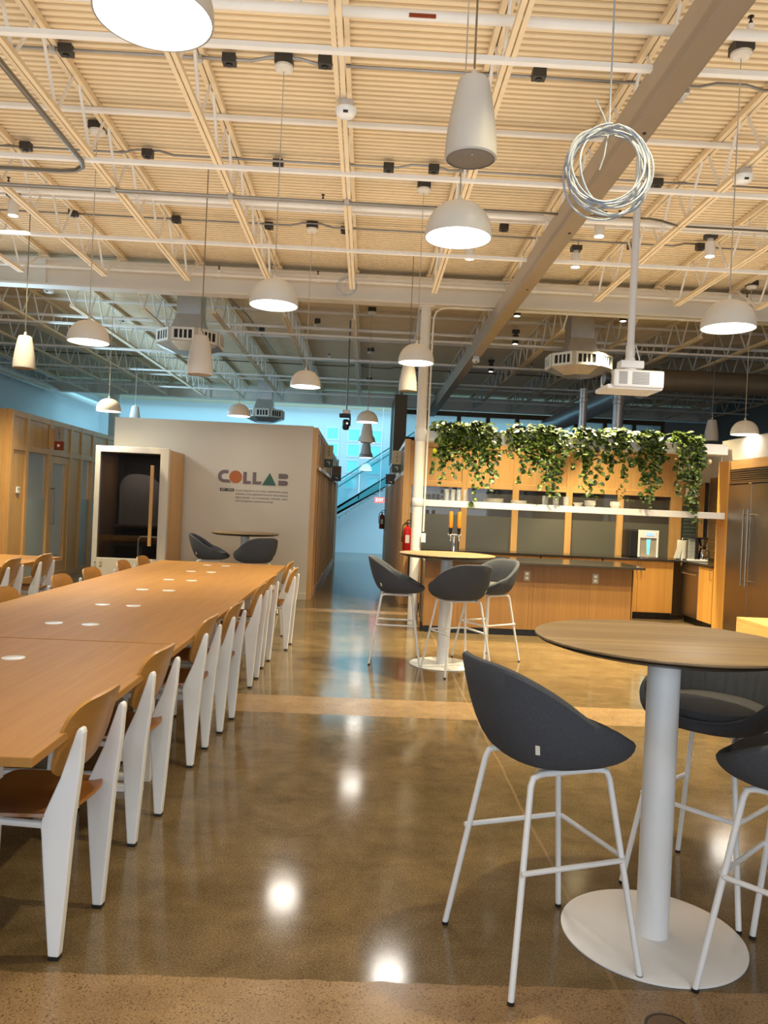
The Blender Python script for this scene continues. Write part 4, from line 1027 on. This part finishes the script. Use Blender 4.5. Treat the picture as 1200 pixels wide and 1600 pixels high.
# ------------------------------------------------------------------ projecting room signs
def blade(x, y, z0, z1, wd, lab, top, bot, num, mark, rz=0):
    t = thing('blade_sign', lab, 'sign', (x, y, z0), rz, 'projecting room signs')
    Hh = z1-z0; hb = Hh*0.38
    if x < -3: obj('bracket', box(nb(), -0.09, 0, 0.01, 0.03, 0.04, Hh-0.04), 'oak', t)
    obj('sign_panel', box(nb(), 0, wd, 0, 0.04, hb, Hh), top, t, 0.002); lo = obj('symbol_panel', box(nb(), 0, wd, 0, 0.04, 0, hb), bot, t, 0.002)
    for i, ch_ in enumerate(num): text('digit', ch_, 0.065*wd/0.15, 'ink', t, (wd*0.52, -0.0005, Hh-0.055-0.062*i), align='CENTER')
    bm = nb()
    if mark == 'disc': lathe(bm, [(0, -0.003), (0.024, -0.003), (0.024, 0.0)], (wd*0.48, 0, hb*0.52), 18, 'Y')
    else:
        box(bm, wd*0.32, wd*0.66, -0.003, 0, hb*0.62, hb*0.70); box(bm, wd*0.57, wd*0.66, -0.003, 0, hb*0.36, hb*0.62)
    obj('symbol', bm, 'paper', lo)
blade(-5.21, 13.1, 2.19, 2.58, 0.155, 'grey sign with rust-red foot sticking out from the oak room at left', 'signgrey', 'signrust', '103', 'disc')
blade(-0.775, 14.0, 2.15, 2.55, 0.155, 'tan and green sign on the left side of the corridor mouth', 'signtan', 'signgreen', '109', 'hook')
blade(-0.745, 16.6, 1.99, 2.31, 0.2, 'dark sign farther along the left corridor wall', 'walnut', 'black', '', 'none')
blade(0.42, 13.3, 2.085, 2.46, 0.155, 'tan and green sign on the right corridor wall, by the column', 'signtan', 'signgreen', '100', 'hook')
blade(0.38, 15.6, 1.95, 2.15, 0.19, 'small dark sign farther back on the right corridor wall', 'dark', 'black', '', 'none')
tm = thing('thermostat', 'little white thermostat on the first oak panel at left', 'thermostat', (-5.326, 12.06, 1.50), PI/2)
obj('thermostat_body', box(nb(), -0.05, 0.05, -0.025, 0, -0.05, 0.05), 'white', tm, 0.008); obj('display', box(nb(), -0.025, 0.025, -0.0265, -0.025, 0.0, 0.03), 'grille', tm)
# fire extinguishers and exit sign
def extinguisher(x, y, z, lab, k=1.0, dark=False):
    t = thing('fire_extinguisher', lab, 'fire extinguisher', (x, y, z))
    obj('cylinder', lathe(nb(), [(0, 0), (0.06*k, 0.0), (0.066*k, 0.012), (0.066*k, 0.30*k), (0.055*k, 0.35*k), (0.022*k, 0.375*k), (0.022*k, 0.39*k), (0, 0.39*k)], n=24), 'signrust' if dark else 'red', t, smooth=True)
    bm = nb(); tube(bm, [(0, 0, 0.38*k), (0, 0, 0.43*k)], 0.014*k, 10); box(bm, -0.05*k, 0.07*k, -0.01, 0.01, 0.425*k, 0.44*k); tube(bm, [(-0.02*k, 0, 0.44*k), (0.0, 0, 0.48*k), (0.09*k, 0, 0.475*k)], 0.008*k, 8)
    obj('valve', bm, 'black', t); obj('hose', tube(nb(), [(-0.02*k, 0, 0.42*k), (-0.07*k, -0.01, 0.40*k), (-0.082*k, -0.01, 0.3*k), (-0.078*k, -0.01, 0.14*k)], 0.009*k, 8), 'black', t, smooth=True)
    obj('label_plate', lathe(nb(), [(0.0668*k, 0.12*k), (0.0668*k, 0.26*k)], n=24), 'paper', t) if False else obj('label_plate', box(nb(), -0.03*k, 0.03*k, -0.069*k, -0.05*k, 0.13*k, 0.25*k), 'paper', t)
    obj('wall_bracket', box(nb(), -0.02*k, 0.02*k, 0.05*k, 0.10*k, 0.05*k, 0.36*k), 'dark', t)
extinguisher(0.66, 11.94, 0.83, 'bright red fire extinguisher hanging beside the white column', 1.0)
extinguisher(0.44, 20.1, 0.92, 'dark-looking extinguisher on the pale jamb at the corridor end', 1.0, True)
ex = thing('exit_sign', 'glowing red exit sign at the corridor end', 'exit sign', (0.37, 21.0, 1.59))
obj('sign_housing', box(nb(), -0.13, 0.13, 0, 0.04, 0, 0.15), 'exit', ex, 0.006); text('exit_text', 'EXIT', 0.12, 'exitface', ex, (0, -0.001, 0.075), align='CENTER', width=0.2)
obj('hanging_bar', tube(nb(), [(0, 0.02, 0.15), (0, 0.02, 2.9)], 0.006, 6), 'galv', ex)

# ================================================================== kitchen
isl = thing('kitchen_island', 'brown oak kitchen island with dark stone top behind the mid-hall round table', 'kitchen island', (0.755, 9.45, 0))
IW = 2.545
pn = [0, 0.42, 0.47, 1.28, 1.33, 2.02, IW]
for a, c in zip(pn, pn[1:]): obj('front_panel', box(nb(), a+0.001, c-0.001, 0.0, 0.03, 0.08, 0.87), 'island', isl)
obj('carcass', box(nb(), 0.01, IW-0.01, 0.03, 0.86, 0.08, 0.868), 'island', isl); obj('end_panel', box(nb(), IW-0.01, IW+0.01, 0.0, 0.86, 0.08, 0.87), 'island', isl)
obj('toe_kick', box(nb(), 0.03, IW-0.03, 0.04, 0.82, 0, 0.08), 'black', isl)
ct = obj('countertop', box(nb(), -0.014, IW+0.11, -0.12, 0.95, 0.87, 0.90), 'stone', isl, 0.003)
for x, lab in ((1.28, 'grey outlet plate on the island front, left one'), (2.12, 'grey outlet plate on the island front, right one')):
    o_ = thing('wall_outlet', lab, 'outlet', (0.72+x, 9.449, 0.735), group='outlets on the island front')
    pl_ = obj('cover_plate', box(nb(), -0.04, 0.04, -0.006, 0, -0.062, 0.062), 'signgrey', o_, 0.003)
    for z in (-0.026, 0.026): obj('socket', prism(nb(), rrect(-0.018, 0.018, z-0.016, z+0.016, 0.006), 'Y', -0.0085, -0.006), 'white', pl_)
# back run
bc = thing('back_counter', 'dark stone worktop along the glazed wall, turning the corner to the fridge', 'countertop', (0, 0, 0))
bm = nb(); prism(bm, [(0.75, 11.47), (4.71, 11.47), (4.71, 10.42), (5.38, 10.42), (5.38, 12.08), (0.75, 12.08)], 'Z', 0.87, 0.90)
obj('worktop', bm, 'stone', bc, 0.003)
def cabinet(x, y, w_, rz, doors, lab, left=None):
    t = thing('base_cabinet', lab, 'cabinet', (x, y, 0), rz, 'oak base cabinets')
    obj('carcass', box(nb(), 0.002, w_-0.002, 0.02, 0.57, 0.1, 0.868), 'gold', t); obj('toe_kick', box(nb(), 0.004, w_-0.004, 0.07, 0.5, 0, 0.1), 'black', t)
    dw_ = w_/doors
    for i in range(doors):
        dr_ = obj('door', box(nb(), i*dw_+0.002, (i+1)*dw_-0.002, 0.0, 0.02, 0.105, 0.862), 'gold', t, 0.002)
        hx = (i+1)*dw_-0.035 if (i % 2 == 0 and left != i) else i*dw_+0.035
        obj('handle', tube(nb(), [(hx, 0.0, 0.70), (hx, -0.025, 0.70), (hx, -0.025, 0.83), (hx, 0.0, 0.83)], 0.005, 8), 'ss', dr_, smooth=True)
cabinet(0.80, 11.5, 0.9, 0, 2, 'base cabinet behind the left part of the island, nearest the column')
cabinet(1.72, 11.5, 0.9, 0, 2, 'base cabinet behind the middle of the island')
cabinet(2.64, 11.5, 0.9, 0, 2, 'base cabinet behind the right outlet of the island')
cabinet(3.56, 11.5, 1.06, 0, 2, 'two-door golden oak cabinet right of the island')
cabinet(4.73, 10.88, 0.44, -PI/2, 1, 'narrow golden oak cabinet between dishwasher and fridge')
dwm = thing('dishwasher', 'dark stainless dishwasher at the corner of the worktop', 'dishwasher', (4.73, 11.48, 0), -PI/2)
obj('body', box(nb(), 0.004, 0.594, 0.02, 0.55, 0.1, 0.866), 'dark', dwm); obj('door', box(nb(), 0.004, 0.594, 0.0, 0.02, 0.11, 0.76), 'ss', dwm, 0.003); obj('control_strip', box(nb(), 0.004, 0.594, 0.0, 0.02, 0.765, 0.862), 'ss', dwm, 0.003)
obj('handle', tube(nb(), [(0.05, 0.0, 0.73), (0.05, -0.04, 0.73), (0.55, -0.04, 0.73), (0.55, 0.0, 0.73)], 0.009, 8), 'chrome', dwm, smooth=True); obj('toe_kick', box(nb(), 0.01, 0.59, 0.07, 0.5, 0, 0.1), 'black', dwm)
tp = thing('tall_panel', 'tall oak end panel and header framing the fridge', 'cabinet panel', (0, 0, 0))
bm = nb(); box(bm, 4.725, 5.38, 10.10, 10.40, 0.0, 2.30); obj('side_panel', bm, 'gold', tp, 0.003)
obj('header', box(nb(), 4.735, 5.38, 8.25, 10.099, 2.18, 2.295), 'oak_y', tp, 0.003)
fr = thing('refrigerator', 'wide stainless double-door refrigerator built into the right wall', 'refrigerator', (4.73, 10.09, 0), -PI/2)
obj('cabinet_body', box(nb(), 0.004, 1.216, 0.045, 0.6, 0.08, 2.17), 'dark', fr)
for i, hx in ((0, 0.555), (1, 0.665)):
    d_ = obj('door', box(nb(), 0.006+i*0.61, 0.604+i*0.61, 0.0, 0.045, 0.10, 1.98), 'ss', fr, 0.004)
    obj('handle', tube(nb(), [(hx, -0.065, 0.72), (hx, -0.065, 1.66)], 0.014, 12), 'ss', d_, smooth=True)
    for z in (0.78, 1.60): obj('handle_mount', tube(nb(), [(hx, 0.0, z), (hx, -0.065, z)], 0.01, 8), 'ss', d_)
bm = nb()
box(bm, 0.006, 1.214, 0.02, 0.045, 1.99, 2.17)
obj('grille', bm, 'dark', fr); bm = nb()
for z in (1.995, 2.15): box(bm, 0.006, 1.214, 0.0, 0.02, z, z+0.02)
for k in range(5): box(bm, 0.02, 1.2, 0.005, 0.02, 2.02+k*0.026, 2.034+k*0.026)
obj('grille_slat', bm, 'ss', fr); obj('badge', box(nb(), 0.53, 0.60, -0.004, 0.0, 1.985, 1.995), 'chrome', fr); obj('toe_kick', box(nb(), 0.01, 1.21, 0.05, 0.5, 0, 0.08), 'black', fr)
tag(obj('tambour_panel', (lambda bm: [box(bm, 5.37, 5.398, 10.42, 12.09, 0.93+k*0.032, 0.957+k*0.032) for k in range(39)] and bm)(nb()), 'tambour'), 'ribbed brown wood wall panel behind the coffee maker, under the white wall', 'wall panel')
bn = thing('bench', 'low light oak bench at the right edge in front of the fridge', 'bench', (4.30, 6.93, 0))
obj('seat', box(nb(), 0, 0.8, 0, 1.9, 0.38, 0.42), 'oak_y', bn, 0.004); obj('side_board', box(nb(), 0.0, 0.03, 0.0, 1.9, 0.0, 0.379), 'oak_y', bn, 0.003); obj('side_board', box(nb(), 0.77, 0.80, 0.0, 1.9, 0, 0.379), 'oak_y', bn, 0.003)
obj('end_board', box(nb(), 0.03, 0.77, 1.87, 1.9, 0, 0.379), 'oak_x', bn)
def shelf(z0, z1, lab):
    t = thing('wall_shelf', lab, 'shelf', (0, 10.14, 0), group='white shelves over the island')
    obj('shelf_board', box(nb(), 0.745, 4.72, 0.0, 0.26, z0, z1), 'white', t, 0.004)
    obj('column_collar', lathe(nb(), [(0.069, z0-0.01), (0.076, z0), (0.076, z1), (0.069, z1+0.01)], (0.67, -0.09, 0), 24), 'white', t, smooth=True)
shelf(2.375, 2.51, 'upper white shelf carrying the trailing plants')
shelf(1.53, 1.615, 'lower white shelf with plates, glasses and little pots')
ZS, ZP = 1.615, 2.51
# things on the lower shelf
def tumbler(x, y, lab, h=0.13, r=0.034):
    t = tag(obj('drinking_glass', lathe(nb(), [(0, ZS+0.001), (r*0.85, ZS+0.001), (r, ZS+h), (r-0.003, ZS+h), (r*0.8, ZS+0.012), (0, ZS+0.012)], (x, y, 0), 20), 'glassware', smooth=True), lab, 'glass', 'clear glasses on the lower shelf')
for i, x in enumerate((1.06, 1.14, 1.22, 1.30)): tumbler(x, 10.22, '%s tall clear glass by the column on the lower shelf, counted from the left' % ORD[i], 0.15)
for i, x in enumerate((2.36, 2.50, 2.64)): tumbler(x, 10.23, '%s clear glass right of the plate stacks on the lower shelf, counted from the left' % ORD[i], 0.12, 0.042)
for x, n_, w_ in ((1.68, 4, 'left, wider'), (2.02, 3, 'right, smaller')):
    for k in range(n_):
        tag(obj('plate', lathe(nb(), [(0, 0.0), (0.09 if n_ == 4 else 0.07, 0.0), (0.135 if n_ == 4 else 0.105, 0.012), (0.135 if n_ == 4 else 0.105, 0.015), (0.09 if n_ == 4 else 0.07, 0.005), (0, 0.005)], (x, 10.27, ZS+0.001+k*0.0125), 36), 'plate', smooth=True),
            'white plate in the %s stack on the lower shelf, %s from the bottom' % (w_, ORD[k]), 'plate', 'white plates on the lower shelf')
tag(obj('bowl', lathe(nb(), [(0, 0), (0.04, 0), (0.07, 0.05), (0.067, 0.05), (0.04, 0.01), (0, 0.008)], (2.80, 10.24, ZS+0.001), 28), 'plate', smooth=True), 'small white bowl beside the left little pot on the lower shelf', 'bowl')

# leaves and trailing plants
LEAF = [(0, 0, 0), (0.28, 0.42, 0.05), (0.62, 0.36, 0.04), (1.0, 0, -0.10), (0.62, -0.36, 0.04), (0.28, -0.42, 0.05), (-0.12, 0.24, 0.03), (-0.12, -0.24, 0.03), (0.5, 0, -0.03)]
LF = [(0, 6, 1), (0, 1, 8), (1, 2, 8), (2, 3, 8), (8, 3, 4), (8, 4, 5), (0, 8, 5), (0, 5, 7)]
def leaf(bm, p, dirv, up, s):
    dx = dirv.normalized(); dz = (up-dx*up.dot(dx))
    dz = dz.normalized() if dz.length > 1e-5 else Vector((0, 0, 1)); dy = dz.cross(dx)
    vs = [bm.verts.new(p+dx*a*s+dy*c*s+dz*e*s) for a, c, e in LEAF]
    for f_ in LF: bm.faces.new([vs[i] for i in f_])
def pothos(x, lab, vines, mound, seed, pot_mat='black', y=10.26, z=ZP, spread=0.2, leaf_s=0.078):
    rnd = random.Random(seed)
    t = thing('trailing_plant', lab, 'plant', (x, y, z), group='trailing pothos on the upper shelf')
    obj('pot', lathe(nb(), [(0, 0.001), (0.07, 0.001), (0.09, 0.12), (0.083, 0.12), (0.075, 0.1), (0, 0.1)], n=28), pot_mat, t, smooth=True)
    lv, sv = nb(), nb()
    vines = [(vx, L*1.3) for vx, L in vines]
    for k in range(int(mound*1.5)):
        a = rnd.uniform(0, 2*PI); r = rnd.uniform(0, spread)*1.0
        p = Vector((r*math.cos(a)*1.15, max(-0.20, r*math.sin(a)*0.75-0.03), rnd.uniform(0.03, 0.17)-0.25*r))
        if k % 3 == 0: p = Vector((rnd.uniform(-0.22, 0.22), rnd.uniform(-0.22, -0.15), rnd.uniform(-0.30, 0.08)))
        if p.y > -0.1 and p.z < 0.02: p.z = 0.03
        dv = Vector((math.cos(a)+rnd.uniform(-.6, .6), math.sin(a)-0.5+rnd.uniform(-.6, .6), rnd.uniform(-0.9, 0.2)))
        leaf(lv, p, dv, Vector((rnd.uniform(-.5, .5), -0.7+rnd.uniform(-.5, .4), 1)), leaf_s*rnd.uniform(0.7, 1.25))
    for vx, L in vines:
        x0 = vx+rnd.uniform(-0.02, 0.02); ph = rnd.uniform(0, 6.3); am = rnd.uniform(0.01, 0.035)
        pts = [Vector((x0*0.4, -0.04, 0.1)), Vector((x0*0.7, -0.11, 0.07)), Vector((x0, -0.16, 0.0))]
        n_ = max(2, int(L/0.05))
        for i in range(1, n_+1):
            s = i*L/n_; pts.append(Vector((x0+am*math.sin(ph+s*7)+rnd.uniform(-.006, .006), -0.165-0.02*math.sin(s*4+ph)-rnd.uniform(0, 0.012), -s)))
        tube(sv, pts, 0.0022, 4)
        for i, p in enumerate(pts[1:]):
            for q in range(2 if i < len(pts)*0.6 else 1):
                sd = rnd.choice((-1, 1)); dv = Vector((sd*rnd.uniform(0.1, 0.9), rnd.uniform(-0.9, 0.1), rnd.uniform(-1.0, -0.1)))
                leaf(lv, p+Vector((sd*rnd.uniform(0.0, 0.025), -rnd.uniform(0, 0.02), rnd.uniform(-.02, .02))), dv, Vector((rnd.uniform(-.6, .6), -1, rnd.uniform(-0.1, 0.9))), leaf_s*rnd.uniform(0.65, 1.15))
    obj('foliage', lv, 'leaf', t); obj('stem', sv, 'vine', t)
    return t
pothos(1.06, 'bushy trailing plant nearest the white column on the upper shelf', [(-0.14, .42), (-0.12, .30), (-0.08, .52), (-0.02, .36), (0.03, .28), (0.07, .44), (0.12, .34), (0.16, .22)], 130, 1)
pothos(1.44, 'second trailing plant from the column, with one very long strand', [(-0.16, .42), (-0.10, .34), (-0.05, .72), (0.0, .48), (0.05, .50), (0.11, .40), (0.16, .56), (0.2, .46)], 130, 2)
pothos(1.98, 'trailing plant in a visible black pot, third from the column', [(-0.16, .22), (-0.10, .18), (-0.02, .26), (0.06, .46), (0.12, .30), (0.17, .40)], 60, 3, spread=0.19)
pothos(2.34, 'full trailing plant right of the visible black pot', [(-0.16, .34), (-0.10, .50), (-0.05, .40), (0.02, .58), (0.07, .46), (0.12, .62), (0.17, .44), (0.2, .36)], 130, 4)
pothos(2.86, 'trailing plant in the middle right of the upper shelf, with loose strands', [(-0.16, .30), (-0.08, .48), (0.0, .54), (0.08, .38), (0.16, .50)], 80, 5)
pothos(3.28, 'low spreading trailing plant above the right little pot', [(-0.16, .40), (-0.06, .30), (0.04, .46), (0.12, .34)], 75, 6)
pothos(3.68, 'trailing plant with a dense hanging beard, second from the right end', [(-0.10, .44), (-0.06, .60), (-0.02, .66), (0.02, .62), (0.06, .56), (0.10, .48), (0.15, .3)], 90, 7)
pothos(4.18, 'rightmost trailing plant on the upper shelf, hanging lowest near the fridge', [(-0.10, .52), (-0.05, .46), (0.0, .58), (0.04, .70), (0.08, .60), (0.12, .84), (0.16, .40)], 110, 8)
tag(obj('lemon', lathe(nb(), [(0, -0.04), (0.012, -0.036), (0.028, -0.02), (0.032, 0), (0.028, 0.02), (0.012, 0.036), (0, 0.04)], (0.86, 10.05, 2.24), 16), paint('yellow_green_fruit', (206, 208, 40), 0.5), smooth=True), 'small yellow-green lantern hanging left of the plants by the column', 'ornament')
tag(obj('lemon', lathe(nb(), [(0, -0.035), (0.012, -0.03), (0.026, -0.018), (0.03, 0), (0.026, 0.018), (0.012, 0.03), (0, 0.035)], (4.44, 10.05, 2.27), 16), 'signtan', smooth=True), 'small yellow fruit-like ornament right of the last plant', 'ornament')
def small_pot(x, seed, lab):
    rnd = random.Random(seed)
    t = thing('potted_plant', lab, 'plant', (x, 10.24, ZS), group='little pots on the lower shelf')
    obj('pot', lathe(nb(), [(0, 0.001), (0.055, 0.001), (0.075, 0.03), (0.075, 0.085), (0.068, 0.085), (0.064, 0.05), (0, 0.05)], n=10), 'plate', t)
    lv, sv = nb(), nb()
    for k in range(4):
        a = rnd.uniform(0, 6.28); pts = [Vector((0, 0, 0.05))]
        for i in range(1, 7): pts.append(Vector((math.cos(a)*0.03*i+rnd.uniform(-.01, .01), math.sin(a)*0.015*i-0.01*i, 0.05+0.045*i-0.006*i*i*(1 if k % 2 else 0.3))))
        tube(sv, pts, 0.002, 4)
        for p in pts[3:]: leaf(lv, p, Vector((rnd.uniform(-1, 1), rnd.uniform(-1, .3), rnd.uniform(-.4, .4))), Vector((0, -0.7, 1)), rnd.uniform(0.03, 0.05))
    obj('foliage', lv, 'leaf', t); obj('stem', sv, 'vine', t)
small_pot(2.96, 3, 'small white pot with a thin sprig, left of the two on the lower shelf')
small_pot(3.30, 8, 'small white pot with a thin sprig, right of the two on the lower shelf')
# beer tap on the island
bt_ = thing('beer_tap', 'chrome twin beer tap with orange and black handles on the island', 'beer tap', (1.18, 10.20, 0.90))
obj('drip_tray', box(nb(), -0.14, 0.14, -0.09, 0.06, 0, 0.012), 'ss', bt_, 0.003)
obj('tower', lathe(nb(), [(0.06, 0.012), (0.06, 0.02), (0.035, 0.03), (0.035, 0.24), (0.03, 0.25), (0.03, 0.25), (0, 0.255)], n=20), 'chrome', bt_, smooth=True)
obj('manifold', tube(nb(), [(-0.09, 0, 0.27), (0.09, 0, 0.27)], 0.022, 14), 'chrome', bt_, smooth=True)
for s in (-1, 1):
    f_ = obj('faucet', tube(nb(), [(s*0.055, 0.0, 0.27), (s*0.055, -0.07, 0.27), (s*0.055, -0.085, 0.24), (s*0.055, -0.085, 0.19)], 0.012, 10), 'chrome', bt_, smooth=True)
    obj('tap_handle', lathe(nb(), [(0.012, 0.285), (0.02, 0.30), (0.024, 0.36), (0.0, 0.36)], (s*0.055, -0.03, 0), 14), 'black', f_, smooth=True)
    obj('handle_sleeve', lathe(nb(), [(0.022, 0.36), (0.028, 0.38), (0.028, 0.56), (0.02, 0.575), (0, 0.577)], (s*0.055, -0.03, 0), 14), paint('tap_orange_%d' % s, (226, 140, 40), 0.4), f_, smooth=True)
# water dispenser, paper towel, coffee maker, chalkboard
wd = thing('water_dispenser', 'black and silver water dispenser with cyan light on the worktop', 'water dispenser', (4.0, 11.66, 0.90))
obj('body', box(nb(), 0, 0.46, 0.02, 0.38, 0, 0.42), 'black', wd, 0.02); bm = nb()
box(bm, 0.13, 0.16, 0, 0.03, 0.01, 0.42); box(bm, 0.41, 0.44, 0, 0.03, 0.01, 0.42); box(bm, 0.16, 0.41, 0, 0.03, 0.30, 0.42)
obj('front_trim', bm, 'white_gloss', wd, 0.006); obj('front_panel', box(nb(), 0.16, 0.41, 0.012, 0.021, 0.02, 0.30), 'signgrey', wd); obj('screen', box(nb(), 0.24, 0.36, -0.003, 0.0, 0.335, 0.385), 'screen', wd)
obj('light_strip', prism(nb(), [(0.275, 0.05), (0.30, 0.05), (0.315, 0.28), (0.26, 0.28)], 'Y', 0.008, 0.0125), 'cyan', wd); obj('drip_tray', box(nb(), 0.15, 0.42, -0.06, 0.02, 0, 0.018), 'chrome', wd, 0.004)
pt = thing('paper_towel_roll', 'white paper towel roll with a hanging sheet on the worktop', 'paper towel', (4.83, 11.74, 0.90))
obj('roll', lathe(nb(), [(0.02, 0.015), (0.075, 0.015), (0.075, 0.29), (0.02, 0.29)], n=28), 'paper', pt, smooth=True); obj('holder_base', lathe(nb(), [(0, 0), (0.08, 0), (0.08, 0.012), (0, 0.014)], n=24), 'chrome', pt, smooth=True)
obj('holder_rod', lathe(nb(), [(0.008, 0.01), (0.008, 0.31), (0.014, 0.318), (0.012, 0.332), (0, 0.336)], n=12), 'chrome', pt, smooth=True)
obj('loose_sheet', prism(nb(), [(-0.075, 0.29), (0.0, 0.29), (-0.06, 0.02), (-0.155, 0.015)], 'Y', -0.075, -0.071), 'paper', pt)
cm = thing('coffee_maker', 'chrome and black drip coffee maker with glass-steel jug beside the fridge panel', 'coffee maker', (4.885, 11.30, 0.90), -0.2)
cm.scale = (0.88, 0.88, 0.95)
obj('base', box(nb(), -0.16, 0.15, -0.09, 0.09, 0, 0.035), 'white_gloss', cm, 0.01); obj('water_tank', box(nb(), -0.15, -0.06, -0.06, 0.07, 0.035, 0.36), 'glassware', cm, 0.008)
obj('housing', box(nb(), -0.05, 0.0, -0.06, 0.07, 0.035, 0.36), 'black', cm, 0.008); obj('top_lid', box(nb(), -0.16, 0.14, -0.08, 0.08, 0.35, 0.375), 'black', cm, 0.008)
obj('filter_cone', lathe(nb(), [(0.03, 0.235), (0.05, 0.24), (0.075, 0.35), (0.0, 0.35)], (0.075, 0, 0), 24), 'ss', cm, smooth=True)
jg = obj('jug', lathe(nb(), [(0, 0.036), (0.06, 0.036), (0.068, 0.06), (0.055, 0.17), (0.045, 0.19), (0.05, 0.2), (0, 0.2)], (0.075, 0, 0), 28), 'chrome', cm, smooth=True)
obj('jug_handle', tube(nb(), [(0.125, -0.02, 0.18), (0.165, -0.04, 0.17), (0.165, -0.04, 0.09), (0.135, -0.03, 0.07)], 0.009, 8), 'black', jg, smooth=True); obj('jug_lid', lathe(nb(), [(0.052, 0.2), (0.05, 0.215), (0, 0.218)], (0.075, 0, 0), 20), 'black', jg, smooth=True)
tag(obj('power_cord', tube(nb(), [(5.12, 11.25, 0.93), (5.10, 10.8, 1.0), (5.02, 10.5, 1.06), (4.98, 10.405, 1.07)], 0.005, 6), 'black', smooth=True), 'black cord from the coffee maker to the oak panel outlet', 'cord')
cb_ = thing('chalkboard', 'tall dark chalkboard with faint rows of marks behind the paper towel roll', 'chalkboard', (4.96, 12.09, 0.92))
obj('board', box(nb(), 0, 0.22, -0.012, 0, 0, 0.80), 'chalk', cb_); rnd = random.Random(5); bm = nb()
for k in range(12):
    x = 0.02
    while x < 0.19:
        w2 = rnd.uniform(0.008, 0.028); box(bm, x, min(0.2, x+w2), -0.0135, -0.012, 0.06+k*0.058, 0.068+k*0.058); x += w2+rnd.uniform(0.006, 0.016)
obj('chalk_mark', bm, 'signgrey', cb_)
nt_ = thing('notice_sheet', 'small white and black notice above the chalkboard, behind the lower shelf', 'notice', (4.98, 12.065, 1.74))
obj('sheet', box(nb(), 0, 0.19, -0.008, 0, 0.12, 0.26), 'paper', nt_); obj('lower_card', box(nb(), 0, 0.19, -0.008, 0, 0, 0.118), 'ink', nt_)
tag(obj('menu_card', box(nb(), 1.38, 1.62, 9.70, 9.86, 0.9005, 0.902), 'paper'), 'flat pale sheet lying on the island worktop', 'paper') if False else None
